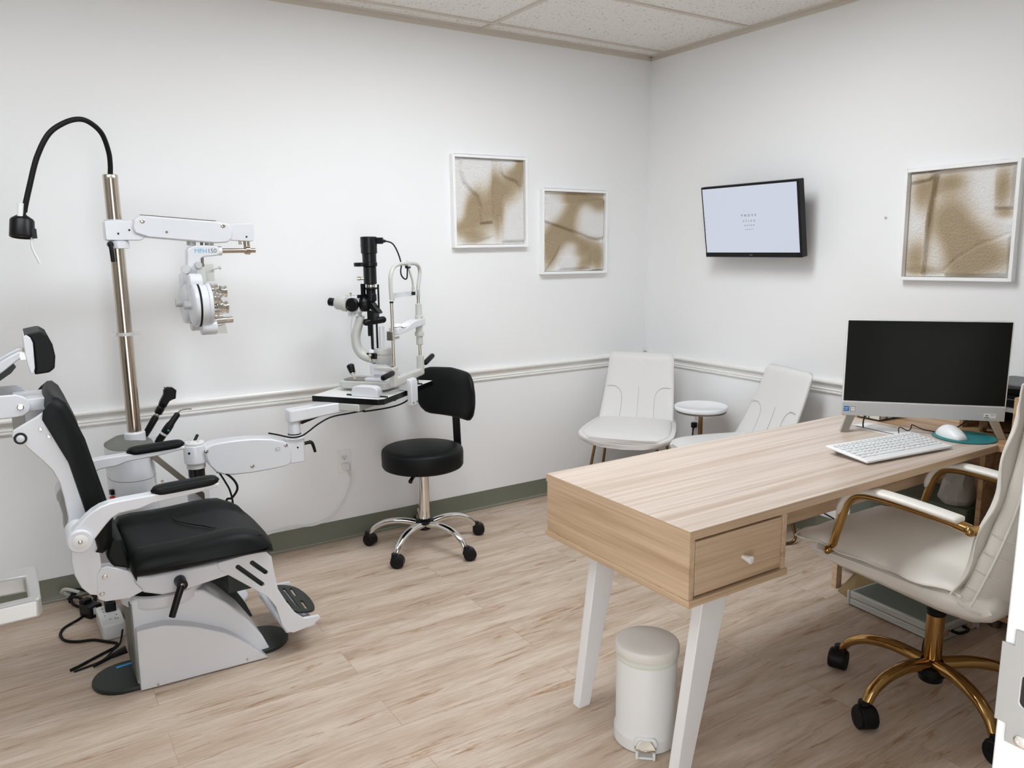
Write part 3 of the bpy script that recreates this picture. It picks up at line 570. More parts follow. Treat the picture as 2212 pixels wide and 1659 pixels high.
for s in (-1, 1):
    yc = PY + s * .085
    zc = 1.238
    # white lens housing: a banana-backed drum seen edge-on, black rubber band round the rim
    hs = obj('lens_housing', B(PO).lathe((-2.722, yc, zc), (1, 0, 0), [(.060, -.020), (.080, -.015), (.084, -.010), (.084, .012), (.078, .016), (.078, .036), (.082, .038), (.082, .050), (.06, .054)], 48), M_WENAMEL, ph, smooth=45)
    obj('rim_band', B(PO).lathe((-2.722, yc, zc), (1, 0, 0), [(.0846, .002), (.0846, .0095)], 48, cap=False), M_RUBBER, hs, label='black rim band')
    obj('top_drum', B(PO).lathe((-2.742, yc - s * .005, 1.322), (1, 0, 0), [(.030, 0), (.034, .004), (.034, .045), (.031, .048)], 32), M_WENAMEL, ph)
    obj('bottom_drum', B(PO).lathe((-2.712, yc + s * .012, 1.152), (1, 0, 0), [(.028, 0), (.031, .004), (.031, .052), (.029, .056)], 32), M_WENAMEL, ph)
    obj('eyecup', B(PO).cyl((-2.735, yc, zc), (-2.765, yc, zc), .017, n=24), M_SILVER, hs)
    for (dy, dz, r, x0, h) in ((0, .050, .028, -2.670, .03), (.045, .03, .021, -2.670, .022), (-.045, .022, .024, -2.670, .026), (0, -.010, .034, -2.670, .024), (-.008, -.010, .027, -2.646, .018), (.05, -.03, .020, -2.670, .02), (-.05, -.025, .018, -2.670, .02)):
        obj('lens_dial', B(PO).lathe((x0, yc + dy, zc + dz), (1, 0, 0), [(r * .9, 0), (r, .002), (r, h * .3), (r * .86, h * .36), (r * .86, h * .66), (r, h * .72), (r, h), (r * .7, h), (r * .66, h * .8), (r * .2, h * .8)], 28), M_CHROME, ph, smooth=25)
    for (dy, dz, r) in ((.004, .046, .024), (-.006, -.014, .0245)):
        obj('cross_cylinder', B(PO).lathe((-2.628, yc + dy, zc + dz), (1, 0, 0), [(r, 0), (r, .006), (r * .82, .007), (r * .82, .014), (r, .015), (r, .022), (r * .6, .0225), (r * .55, .012)], 28), M_CHROME, ph, smooth=25)
    obj('adjust_knob', B(PO).cyl((-2.66, yc, 1.172), (-2.612, yc, 1.174), .013, n=20).lathe((-2.612, yc, 1.174), (1, 0, 0), [(.012, 0), (.0125, .004), (.0125, .022), (.01, .024)], 20), M_STEEL, ph)
    obj('nose_pad', B(PO).loops([[(-2.655, yc - .02, 1.15), (-2.655, yc + .02, 1.15), (-2.655, yc + .02, 1.125), (-2.655, yc - .02, 1.125)], [(-2.62, yc - .012, 1.158), (-2.62, yc + .012, 1.158), (-2.615, yc + .012, 1.122), (-2.615, yc - .012, 1.122)]]), M_GREYPL, ph)

# ================================================================== HAND INSTRUMENTS in the stand's wells
def handle_instr(name, label, cat, base, tip_dir, build):
    d = Vector(tip_dir).normalized(); t = thing(name, label, cat, base); build(t, d); return t
def ophth(t, d):
    P = lambda k, off=(0, 0, 0): d * k + Vector(off)
    obj('handle', B().lathe((0, 0, 0), d, [(.011, -.03), (.013, 0), (.0135, .055), (.0125, .058), (.0105, .062), (.0105, .066)], 20), M_BLACK, t)
    obj('metal_ring', B().lathe(P(.066), d, [(.0105, 0), (.0115, .002), (.0115, .008), (.0105, .010)], 20), M_STEEL, t)
    obj('neck', B().lathe(P(.076), d, [(.0145, 0), (.0155, .004), (.0155, .026), (.0135, .03), (.0165, .036), (.0165, .044)], 8), M_BLACK, t)
    side = d.cross(Vector((0, 1, 0))).normalized()
    Q = lambda a, b_: P(a) + side * b_
    prof_ = [(.118, -.013), (.118, .016), (.155, .018), (.172, .026), (.188, .020), (.196, .002), (.192, -.016), (.172, -.024), (.160, -.030), (.150, -.020), (.14, -.014)]
    obj('head', B().loops([[Q(a, c) + Vector((0, y, 0)) for a, c in prof_] for y in (-.014, .014)]), M_BLACK, t, bevel=.003)
    obj('peg', B().cyl(Q(.18, .02), Q(.182, .030), .002, n=8), M_BLACK, t)
handle_instr('ophthalmoscope', 'black angular-headed hand scope leaning in the holder close behind pole', 'diagnostic scope', (-2.905, -.262, .735), (.52, -.12, .86), ophth)
def transil(t, d):
    P = lambda k: d * k
    obj('handle', B().lathe((0, 0, 0), d, [(.012, -.02), (.0145, 0), (.0145, .03), (.0155, .034), (.0165, .05), (.0155, .068), (.0125, .08), (.0115, .118), (.0085, .124), (.004, .126)], 24), M_BLACK, t)
    obj('label_band', B().lathe(P(.022), d, [(.0149, 0), (.0149, .009)], 24, cap=False), M_SILVER, t, label='silver lettering band')
    obj('button', B().sphere(P(.045) + Vector((.004, -.0155, 0)), .0045), M_GREEN, t, label='green button')
    obj('bent_tip', B().tube([P(.124), P(.136), P(.146) + Vector((.012, 0, -.004)), P(.150) + Vector((.035, 0, -.008))], .0028, 10), M_DKSTEEL, t, label='bent steel light tip')
handle_instr('transilluminator', 'black hand scope with green button and bent steel tip', 'diagnostic scope', (-2.875, -.33, .705), (.60, -.08, .80), transil)

# ================================================================== SLIT LAMP (on the small table)
sl = thing('slit_lamp', 'white and black slit lamp microscope with chin rest on small table', 'slit lamp', (-2.028, -.581, .81), .6591)
A = lambda: B()
# travelling base
bs = obj('base', A().prism(rrect(.13, .30, .055, .30, .03), 'z', .012, .045), M_GREYPL, sl, bevel=.004)
obj('base_pad', A().prism(rrect(.15, .245, .175, .292, .03), 'z', .045, .0475), M_DKSTEEL, bs)
obj('base_deck', A().prism(rrect(.16, .28, .06, .18, .01), 'z', .045, .058), M_WENAMEL, bs, bevel=.003)
obj('axle', A().cyl((.03, .10, .022), (.43, .10, .022), .007, n=14), M_STEEL, sl)
for u in (.045, .385):
    obj('rail_cover', A().loops([[(uu, v, z) for v, z in [(.035, 0), (.035, .030), (.045, .043), (.065, .048), (.135, .048), (.155, .043), (.165, .030), (.165, 0)]] for uu in (u - .022, u + .022)]), M_WENAMEL, sl, bevel=.004)
    obj('toothed_rail', A().bx(u - .004, u + .004, .0, .20, 0, .006), M_DGREEN, sl)
obj('joystick', A().cyl((.172, .232, .046), (.178, .246, .072), .0065, n=16).lathe((.177, .244, .070), (.25, .5, 1), [(.009, 0), (.012, .004), (.0165, .035), (.0165, .040), (.012, .045)], 24), [M_CHROME], sl)
obj('joystick_grip', A().lathe((.1775, .245, .072), (.25, .5, 1), [(.0098, 0), (.0128, .004), (.0175, .036), (.0172, .042), (.012, .047), (.004, .048)], 24), M_BLACK, sl)
obj('lock_screw', screw(A(), (.215, .055, .05), (0, -1, .3), .006, .008), M_DKSTEEL, sl)
# column block over the base
obj('column_block', A().loops([[(x, y, z) for x, y in rrect(.185, .275, .085, .165, .012)] for z in (.072, .118)]).cyl((.23, .125, .05), (.23, .125, .08), .034, n=32), M_WENAMEL, sl, bevel=.003)
obj('pivot_drum', A().lathe((.238, .115, .118), (0, 0, 1), [(.04, 0), (.042, .003), (.042, .035), (.039, .037), (.039, .043), (.042, .045), (.042, .066), (.039, .07)], 40), M_GREYPL, sl)
for z in (.135, .158):
    obj('clamp_knob', A().lathe((.205, .155, z), (-.8, .3, 0), [(.006, 0), (.006, .008), (.009, .009), (.009, .018), (.007, .02)], 20), M_STEEL, sl)
# microscope arm: curved casting on the examiner's side
obj('microscope_arm', A().tube([(.232, .12, .138), (.215, .165, .142), (.203, .205, .158), (.196, .226, .190), (.193, .232, .230), (.194, .226, .265), (.198, .215, .300), (.200, .206, .335)], .0255, 16, 6, rr=.0215, flat=(1, .9)), M_GREYPL, sl, smooth=60)
obj('arm_boss', A().sphere((.212, .165, .168), .017), M_WENAMEL, sl)
obj('thin_cable', A().tube([(.182, .235, .345), (.180, .245, .29), (.180, .246, .22), (.186, .24, .19)], .0016, 6), M_GREYPL, sl)
# microscope
hdm = obj('microscope_body', A().box((.198, .222, .388), (.062, .062, .070)), M_WENAMEL, sl, bevel=.008, seg=3)
obj('mount_plate', A().box((.190, .228, .346), (.04, .05, .022)), M_WENAMEL, hdm, bevel=.002)
for p in ((.172, .235, .346), (.172, .215, .346)):
    obj('screw', screw(A(), p, (-1, -.2, 0), .004, .002), M_DKSTEEL, hdm)
for p, s_ in (((.166, .222, .388), -1), ((.23, .222, .388), 1)):
    obj('magnifier_drum', A().lathe(p, (s_, 0, 0), [(.029, -.002), (.031, .002), (.031, .014), (.027, .018), (.022, .018), (.02, .015)], 8 if s_ > 0 else 28), M_BLACK, sl)
obj('objective', A().lathe((.198, .192, .390), (0, -1, 0), [(.033, 0), (.035, .003), (.035, .018), (.029, .024), (.025, .034)], 36), M_BLACK, sl)
obj('focus_screw', A().cyl((.190, .245, .42), (.190, .247, .436), .003, n=10).cyl((.190, .247, .432), (.190, .247, .440), .006, .005, n=12), M_STEEL, sl)
for u in (.168, .232):
    tub = obj('ocular_tube', A().lathe((u, .250, .390), ((u - .2) * .35, 1, .10), [(.029, 0), (.034, .003), (.034, .022), (.030, .024), (.030, .052), (.024, .060), (.018, .062)], 32), M_GREYPL, sl)
    obj('eyepiece', A().lathe((u + (u - .2) * .022, .312, .3965), ((u - .2) * .35, 1, .10), [(.016, -.01), (.0165, .012), (.0185, .014), (.0185, .030), (.014, .034)], 28), M_BLACK, tub)
# illumination tower
twr = obj('illumination_column', A().box((.216, .160, .245), (.012, .010, .19)).box((.226, .140, .265), (.008, .008, .17)).box((.20, .165, .305), (.010, .010, .12)).prism(rrect(.192, .245, .13, .185, .008), 'z', .142, .168).box((.218, .15, .338), (.05, .032, .045)), M_BLACKSAT, sl, bevel=.002)
obj('scale_shield', A().box((.238, .122, .235), (.030, .014, .105)).box((.245, .118, .175), (.055, .04, .02)), M_WENAMEL, sl, bevel=.004)
obj('grip_bar', A().cyl((.188, .172, .308), (.258, .125, .315), .0155, n=24).sphere((.188, .172, .308), .0155).sphere((.258, .125, .315), .0155), M_BLACK, sl)
obj('prism_holder', A().loops([[(x, y, z) for y, z in [(.165, .37), (.115, .345), (.112, .352), (.15, .40), (.17, .40)]] for x in (.200, .236)]), M_BLACKSAT, sl, bevel=.002)
obj('mirror', A().loops([[(x, .158 + dy, .392 + dz), (x, .120 + dy, .354 + dz), (x, .118 + dy, .357 + dz), (x, .156 + dy, .395 + dz)] for x, dy, dz in ((.205, 0, 0), (.231, 0, 0))]), M_CHROME, sl)
obj('lens_barrel', A().lathe((.216, .157, .400), (0, 0, 1), [(.020, 0), (.024, .005), (.024, .03), (.021, .034), (.021, .052), (.026, .055), (.030, .056), (.030, .062), (.012, .063)], 32).box((.196, .185, .452), (.016, .016, .055)).box((.19, .19, .425), (.06, .012, .014)).box((.234, .13, .42), (.006, .006, .11)), M_BLACK, sl, smooth=30)
obj('aperture_ring', A().lathe((.216, .157, .463), (0, 0, 1), [(.016, 0), (.0195, .001), (.0195, .012), (.016, .013)], 28), M_STEEL, sl)
obj('lamp_barrel', A().lathe((.215, .158, .477), (0, 0, 1), [(.027, 0), (.029, .003), (.029, .075), (.027, .077), (.033, .079), (.034, .082), (.034, .096), (.031, .098), (.0315, .135), (.035, .136), (.036, .138), (.036, .166), (.0365, .167), (.0365, .205), (.034, .209), (.01, .21)], 40), M_BLACKSAT, sl, smooth=25)
obj('filter_wheel', A().lathe((.20, .19, .556), (0, 0, 1), [(.032, 0), (.034, .002), (.034, .015), (.032, .017)], 36), M_BLACK, sl)
obj('lamp_stud', A().cyl((.205, .170, .503), (.190, .192, .503), .0065, n=14).lathe((.190, .1915, .503), (-.5, .85, 0), [(.006, 0), (.0085, .002), (.0085, .014), (.006, .016)], 18), M_STEEL, sl)
obj('warning_mark', A().cyl((.198, .1905, .646), (.1965, .1930, .646), .0055, .002, n=3), M_WMATTE, sl)
obj('plug', A().box((.236, .118, .668), (.026, .036, .028), .3).cyl((.242, .105, .667), (.248, .09, .666), .008, .006, n=14), M_BLACK, sl, bevel=.003)
obj('lamp_cord', A().tube([(.246, .095, .667), (.262, .065, .655), (.272, .045, .615), (.262, .025, .565), (.23, .012, .535), (.22, .003, .515), (.235, -.004, .500), (.255, -.005, .505), (.268, -.002, .545)], .0032, 8), M_RUBBER, sl, label='thin black lamp cord')
# chin rest frame on the patient's edge
hr_ = obj('headrest_frame', A().tube([(.112, 0, .415), (.110, 0, .46), (.110, 0, .505), (.122, 0, .535), (.15, 0, .556), (.20, 0, .566), (.30, 0, .567), (.355, 0, .563), (.385, 0, .550), (.396, 0, .525), (.388, 0, .495), (.374, 0, .46), (.371, 0, .42)], .0085, 12, 5), M_GREYPL, sl, smooth=60)
obj('left_post', A().cyl((.113, 0, .10), (.112, 0, .405), .0072, n=18), M_STEEL, hr_)
obj('post_ring', A().cyl((.112, 0, .402), (.112, 0, .409), .0088, n=18), M_BLACK, hr_)
obj('right_post', A().cyl((.373, 0, .12), (.371, 0, .42), .0075, n=18), M_STEEL, hr_)
obj('height_sleeve', A().lathe((.372, 0, .19), (0, 0, 1), [(.013, 0), (.0155, .004), (.0155, .042), (.0215, .043), (.0215, .060), (.0165, .062), (.0165, .098), (.0185, .099), (.0185, .135), (.0155, .138), (.014, .19), (.010, .192)], 24), M_GREYPL, hr_, smooth=25)
obj('cord_clip', A().box((.272, -.003, .551), (.034, .012, .011)), M_BLACK, sl, bevel=.001)
obj('clip_cap', A().box((.272, -.002, .563), (.022, .02, .02)).cyl((.272, 0, .572), (.272, 0, .579), .004, n=10), M_GREYPL, sl, bevel=.002)
obj('fixation_light', A().tube([(.276, -.004, .545), (.288, -.006, .52), (.302, -.008, .49), (.308, -.008, .458)], .0048, 8).cyl((.308, -.008, .44), (.308, -.008, .46), .0075, n=14), M_GREYPL, sl)
obj('fixation_tip', A().cyl((.308, -.008, .425), (.308, -.008, .44), .0088, n=14), M_BLACK, sl)
obj('forehead_band', A().loops([[(u, -.006 + .018 * (1 - ((u - .242) / .13) ** 2), z), (u, -.0045 + .018 * (1 - ((u - .242) / .13) ** 2), z), (u, -.0045 + .018 * (1 - ((u - .242) / .13) ** 2), z + .022), (u, -.006 + .018 * (1 - ((u - .242) / .13) ** 2), z + .022)] for u, z in [(.112 + .0216 * k, .420) for k in range(13)]]), M_CLEAR, sl, label='clear forehead band')
for u in (.118, .366):
    obj('band_clip', A().box((u, -.008, .43), (.010, .008, .034)), M_SILVER, sl, bevel=.002)
cr = obj('chin_rest', A().loops([[(u, v, z + h) for v, h in ((-.022, -.006), (.024, -.006), (.024, .022 + dz), (-.022, .022 + dz))] for u, z, dz in ((.122, .268, .004), (.15, .270, .002), (.18, .272, -.008), (.21, .275, -.010), (.25, .280, -.002), (.29, .284, .004), (.34, .286, .004), (.395, .287, .003))]), M_WENAMEL, sl, bevel=.003)
obj('chin_paper', A().sphere((.16, .0, .298), .022, (1, .8, .55)).loops([[(u, v, z) for v in (-.019, .021)] + [(u, .021, z - .003), (u, -.019, z - .003)] for u, z in ((.122, .300), (.15, .302), (.18, .293), (.21, .292), (.24, .301))]), M_WHITEGLOSS, cr)
obj('paper_pin', A().box((.095, .0, .262), (.02, .03, .04)).cyl((.10, 0, .248), (.15, -.01, .25), .005, n=10), M_STEEL, cr, bevel=.002)
xb = obj('cross_bar', A().loops([[(.10, v, z) for v, z in rrect(-.014, .014, .034, .074, .006)], [(.385, v, z) for v, z in rrect(-.014, .014, .048, .080, .006)]]), M_GREYPL, sl, bevel=.002)
for u, z in ((.106, .04), (.374, .055)):
    obj('end_post', A().loops([[(u + du, v, zz) for du, v in rrect(-.014, .014, -.016, .016, .008)] for zz in (z, z + .085)]), M_GREYPL, xb, bevel=.002)
obj('link_shelf', A().loops([[(.085, v, z) for v, z in ((-.01, .105), (.085, .110), (.085, .125), (-.01, .125))], [(.135, v, z) for v, z in ((-.01, .105), (.085, .110), (.085, .125), (-.01, .125))]]), M_GREYPL, xb, bevel=.004)
for u0, u1, z0, z1 in ((.088, -.012, .104, .094), (.388, .470, .098, .122)):
    obj('grip', A().lathe((u0, -.012, z0), (u1 - u0, -.0, z1 - z0), [(.005, 0), (.005, .008), (.0105, .010), (.0125, .016), (.0125, .092), (.011, .099), (.006, .101)], 24), M_BLACK, xb, label='black hand grip')
obj('table_clamp', A().loops([[(u, v, z) for v, z in ((-.036, -.068), (-.012, -.068), (-.012, .001), (.03, .001), (.03, .045), (-.01, .056), (-.03, .052), (-.036, .035))] for u in (.205, .268)]), M_WENAMEL, sl, bevel=.004)
for u in (.22, .255):
    obj('clamp_screw', screw(A(), (u, -.036, -.055), (0, -1, 0), .0045, .002), M_DKSTEEL, sl)
obj('clamp_bracket', A().bx(.33, .41, .03, .036, 0, .042).cyl((.37, .03, .03), (.37, .036, .03), .04, n=28), M_GREYGREEN, sl, bevel=.002)

# ================================================================== SWIVEL STOOL
so = thing('swivel_stool', 'black round swivel stool with backrest and chrome five-star base', 'stool', (-1.72, -.32, 0))
def caster(t, a, r, zc, wheel_r, m, yaw):
    P = Vector((r * math.cos(a), r * math.sin(a), 0)); x = Vector((math.cos(yaw), math.sin(yaw), 0)); y = Vector((-x.y, x.x, 0))
    b = B().cyl(P + x * .0 + Vector((0, 0, zc + wheel_r * .4)), P + Vector((0, 0, zc + wheel_r * 1.35)), wheel_r * .62, wheel_r * .5, n=20)
    C0 = P + x * .012 + Vector((0, 0, wheel_r))
    # hood over the two wheels
    Ls = []
    for k in range(13):
        an = math.radians(-35 + 190 * k / 12); c, s = math.cos(an), math.sin(an); R = wheel_r * 1.10
        Ls.append([C0 + x * (c * R * q) + Vector((0, 0, s * R * q)) + y * ww for q, ww in ((1, -wheel_r * .62), (1, wheel_r * .62), (.8, wheel_r * .62), (.8, -wheel_r * .62))])
    b.loops(Ls)
    cs = obj('caster', b, m, t, bevel=.0015, label='black twin-wheel caster')
    for s in (-1, 1):
        obj('wheel', B().lathe(C0 + y * s * wheel_r * .12, y * s, [(wheel_r * .5, 0), (wheel_r * .92, .001), (wheel_r, .004), (wheel_r, wheel_r * .62), (wheel_r * .9, wheel_r * .72), (wheel_r * .35, wheel_r * .74), (wheel_r * .3, wheel_r * .66)], 26), M_RUBBER, cs)
def star_base(t, a0, R, zh, m, r0, caster_z, wr, yaws):
    for k in range(5):
        a = a0 + k * 2 * PI / 5; d = Vector((math.cos(a), math.sin(a), 0))
        pts = [d * .03 + Vector((0, 0, zh)), d * (R * .40) + Vector((0, 0, zh + .012)), d * (R * .68) + Vector((0, 0, zh + .002)), d * (R * .88) + Vector((0, 0, zh - .028)), d * (R * .965) + Vector((0, 0, zh - .062)), d * R + Vector((0, 0, caster_z))]
        obj('leg', B().tube(pts, r0, 14, 5, rr=r0 * .62, flat=(1.15, .9)), m, t, smooth=60)
        caster(t, a, R, wr, wr, M_BLACK, yaws[k])
star_base(so, math.radians(-145.5), .285, .115, M_CHROME, .0185, .062, .029, [math.radians(q) for q in (-40, -20, -30, 10, -60)])
obj('hub', B().lathe((0, 0, .085), (0, 0, 1), [(.025, 0), (.03, .004), (.032, .03), (.045, .035), (.045, .05), (.032, .056), (.026, .06)], 30), M_BLACK, so)
gl = obj('gas_lift', B().lathe((0, 0, .14), (0, 0, 1), [(.0265, 0), (.0265, .225), (.024, .228)], 32), M_CHROME, so)
obj('lift_cap', B().lathe((0, 0, .362), (0, 0, 1), [(.0265, 0), (.0275, .003), (.0275, .014), (.016, .018)], 32), M_BLACK, gl)
obj('piston', B().cyl((0, 0, .375), (0, 0, .405), .014, n=24), M_CHROME, gl)
obj('seat', B().lathe((0, 0, .402), (0, 0, 1), [(.05, 0), (.178, .001), (.190, .006), (.196, .016), (.197, .075), (.194, .088), (.186, .096), (.16, .102), (.08, .106), (.01, .107)], 64), M_VINYL, so, smooth=50)
obj('seat_piping', B().tube([(.193 * math.cos(2 * PI * k / 40), .193 * math.sin(2 * PI * k / 40), .488) for k in range(41)], .0028, 6, 1), M_VINYL, so)
obj('height_lever', B().tube([(-.06, -.06, .395), (-.115, -.12, .392), (-.135, -.14, .384)], .007, 10, rr=.01), M_BLACK, so)
oa = math.radians(15)
def sp_(x, y, z): return (x * math.cos(oa) - y * math.sin(oa), x * math.sin(oa) + y * math.cos(oa), z)
obj('back_support', B().loops([[sp_(x + d, y, z) for y, d in ((-.022, 0), (.022, 0), (.022, .01), (-.022, .01))] for x, z in ((.05, .398), (.19, .398), (.222, .412), (.230, .45), (.222, .62), (.217, .70))]), M_BLACK, so, bevel=.002)
Ls = []
for k in range(17):
    t = -1 + k / 8
    hw = .208; zc0 = .735
    row = []
    yy = t * hw; e = 1 - max(0, (abs(t) - .55) / .45) ** 3 * .62
    curve = -.05 * (t * t)
    for j in range(24):
        an = 2 * PI * j / 24
        cz = math.copysign(abs(math.sin(an)) ** .75, math.sin(an)); cx = math.copysign(abs(math.cos(an)) ** .8, math.cos(an))
        th = .026 * max(.35, math.sqrt(max(0, 1 - abs(t) ** 6)))
        row.append(sp_(.200 + curve + cx * th, yy, zc0 + cz * .118 * e + (.012 if cz > 0 else 0) * (1 - abs(t))))
    Ls.append(row)
obj('backrest', B().loops(Ls), M_VINYL, so, smooth=70)

# ================================================================== OUTLETS, POWER CORD
def outlet(name, label, loc, rz, plugged):
    t = thing(name, label, 'outlet', loc, rz, 'wall outlets')
    obj('cover_plate', B().prism(rrect(-.035, .035, -.057, .057, .004), 'y', -.006, 0), M_TRIM, t, bevel=.0015)
    for z in (.0195, -.0195):
        f = obj('socket_face', B().prism(rrect(-.0165, .0165, z - .014, z + .014, .009), 'y', -.0075, -.005), M_WMATTE, t, bevel=.0005)
        obj('slot', B().bx(-.0075, -.0055, -.0082, -.006, z - .001, z + .008).bx(.0055, .0075, -.0082, -.006, z, z + .007).cyl((0, -.006, z - .007), (0, -.0082, z - .007), .0028, n=12), M_INK, f)
    return t
outlet('wall_outlet', 'white double wall outlet with white cable plugged in, left of the stool', (-1.999, 0, .402), 0, True)
outlet('wall_outlet', 'white wall outlet behind the small round table', (0, -.452, .430), -PI / 2, True)
pc = thing('power_cable', 'long white power cable hanging from outlet along grey baseboard', 'power cable', (-1.99, -.02, .376))
PCO = (-1.99, -.02, .376)
obj('plug', B(PCO).box((-1.997, -.022, .377), (.034, .028, .034)).cyl((-1.985, -.026, .372), (-1.978, -.024, .352), .007, .005, n=12), M_WMATTE, pc, bevel=.005, seg=3)
obj('cord', B(PCO).tube([(-1.982, -.025, .36), (-1.972, -.012, .317), (-1.980, -.008, .277), (-1.998, -.008, .237), (-2.032, -.008, .183), (-2.082, -.010, .132), (-2.119, -.012, .116), (-2.165, -.012, .106), (-2.213, -.010, .108), (-2.25, -.010, .115), (-2.293, -.010, .117), (-2.356, -.012, .112), (-2.42, -.02, .105), (-2.52, -.03, .08), (-2.60, -.05, .03), (-2.66, -.10, .012), (-2.68, -.125, .016)], .0045, 8), M_WMATTE, pc)
bp = thing('power_plug', 'black plug in the outlet behind the round table', 'plug', (-.008, -.452, .408))
obj('plug_body', B().box((-.014, 0, 0), (.028, .026, .032)).cyl((-.02, 0, -.012), (-.022, 0, -.04), .006, .004, n=12), M_BLACK, bp, bevel=.004)
obj('cord', B().tube([(-.022, 0, -.038), (-.024, .0, -.12), (-.02, -.01, -.25), (-.02, -.05, -.36), (-.02, -.2, -.395), (-.03, -.5, -.30), (-.03, -.75, -.26), (-.03, -1.0, -.30), (-.04, -1.2, -.385)], .004, 8), M_RUBBER, bp)

# ================================================================== RELIEF ART PANELS
def sd_poly(px, py, P):
    d = 1e9; s = 1; n = len(P); j = n - 1
    for i in range(n):
        ax, ay = P[i]; bx_, by_ = P[j]
        ex, ey = bx_ - ax, by_ - ay; wx, wy = px - ax, py - ay
        t = max(0, min(1, (wx * ex + wy * ey) / (ex * ex + ey * ey + 1e-12)))
        q = (wx - ex * t) ** 2 + (wy - ey * t) ** 2
        d = min(d, q)
        c1, c2, c3 = py >= ay, py < by_, ex * wy > ey * wx
        if (c1 and c2 and c3) or (not c1 and not c2 and not c3): s = -s
        j = i
    return s * math.sqrt(d)
def relief_mat():
    m, nt, b = newmat('airbrushed_plaster'); L = nt.links.new
    at = nt.nodes.new('ShaderNodeAttribute'); at.attribute_name = 'tan_paint'
    tc = nt.nodes.new('ShaderNodeTexCoord')
    n = nt.nodes.new('ShaderNodeTexNoise'); n.inputs['Scale'].default_value = 260; n.inputs['Detail'].default_value = 3; L(tc.outputs['Object'], n.inputs['Vector'])
    ma = nt.nodes.new('ShaderNodeMath'); ma.operation = 'MULTIPLY_ADD'; ma.inputs[1].default_value = .35; ma.inputs[2].default_value = -.175; L(n.outputs['Fac'], ma.inputs[0])
    ad = nt.nodes.new('ShaderNodeMath'); ad.operation = 'ADD'; L(at.outputs['Fac'], ad.inputs[0]); L(ma.outputs[0], ad.inputs[1])
    r = ramp(nt, ad.outputs[0], [(0.10, lin('F4F2F0')), (0.42, lin('DDD2C2')), (0.70, lin('C2B196')), (1.0, lin('B09C7E'))])
    L(r.outputs[0], b.inputs['Base Color']); b.inputs['Roughness'].default_value = .55
    n2 = nt.nodes.new('ShaderNodeTexNoise'); n2.inputs['Scale'].default_value = 110; n2.inputs['Detail'].default_value = 4; n2.inputs['Roughness'].default_value = .6; L(tc.outputs['Object'], n2.inputs['Vector'])
    bp = nt.nodes.new('ShaderNodeBump'); bp.inputs['Strength'].default_value = .9; bp.inputs['Distance'].default_value = .01
    L(n2.outputs['Fac'], bp.inputs['Height']); L(bp.outputs['Normal'], b.inputs['Normal'])
    return m
M_RELIEF = relief_mat()
def art(label, loc, rz, w_, h_, shapes, blobs, box, d=.035, roll=0.0):
    """loc = centre on the wall; local -y looks into the room; box = (x0, y0, x1, y1) of the sketch frame shapes and blobs are given in"""
    t = thing('relief_panel', label, 'wall art', loc, rz, 'framed plaster relief panels'); t.rotation_euler.y = roll
    fw = .0135; hw, hh = w_ / 2, h_ / 2
    b = B()
    b.bx(-hw, -hw + fw, -d, 0, -hh, hh).bx(hw - fw, hw, -d, 0, -hh, hh).bx(-hw + fw, hw - fw, -d, 0, hh - fw, hh).bx(-hw + fw, hw - fw, -d, 0, -hh, -hh + fw)
    obj('frame', b, M_FRAMEW, t, bevel=.001)
    N = 110; iw, ih = hw - fw - .002, hh - fw - .002
    x0, y0, x1, y1 = box
    sh = [([((p[0] - x0) / (x1 - x0), 1 - (p[1] - y0) / (y1 - y0)) for p in P], hgt, ew) for P, hgt, ew in shapes]
    bl = [((p[0] - x0) / (x1 - x0), 1 - (p[1] - y0) / (y1 - y0), p[2] / (x1 - x0), p[3] / (y1 - y0), math.radians(p[4]), p[5]) for p in blobs]
    tan = []
    def f(u, v):
        hgt = 0
        for P, k, ew in sh:
            s = sd_poly(u, v, P); q = max(0, min(1, .5 - s / ew)); hgt += k * q * q * (3 - 2 * q)
        g = 0
        for cx, cy, rx, ry, an, wt in bl:
            dx, dy = u - cx, v - cy; a_, b_ = dx * math.cos(an) + dy * math.sin(an), -dx * math.sin(an) + dy * math.cos(an)
            g += wt * math.exp(-((a_ / rx) ** 2 + (b_ / ry) ** 2) * .9)
        tan.append(max(0, min(1, g)))
        return (-iw + 2 * iw * u, -.007 - hgt * 1.7, -ih + 2 * ih * v)
    bb = B(); bb.grid(f, N, N); me = bpy.data.meshes.new('relief')
    bmesh.ops.recalc_face_normals(bb.bm, faces=bb.bm.faces)
    bb.bm.to_mesh(me); bb.bm.free()
    ca = me.color_attributes.new('tan_paint', 'FLOAT_COLOR', 'POINT')
    for i, g in enumerate(tan): ca.data[i].color = (g, g, g, 1)
    me.polygons.foreach_set('use_smooth', [True] * len(me.polygons)); me.materials.append(M_RELIEF)
    o = bpy.data.objects.new('relief', me); C.objects.link(o); o.parent = t
    if me.polygons[0].normal.y > 0: me.flip_normals()
    obj('backing', B().bx(-iw - .001, iw + .001, -.006, -.001, -ih - .001, ih + .001), M_CARD, t, smooth=0)
    return t
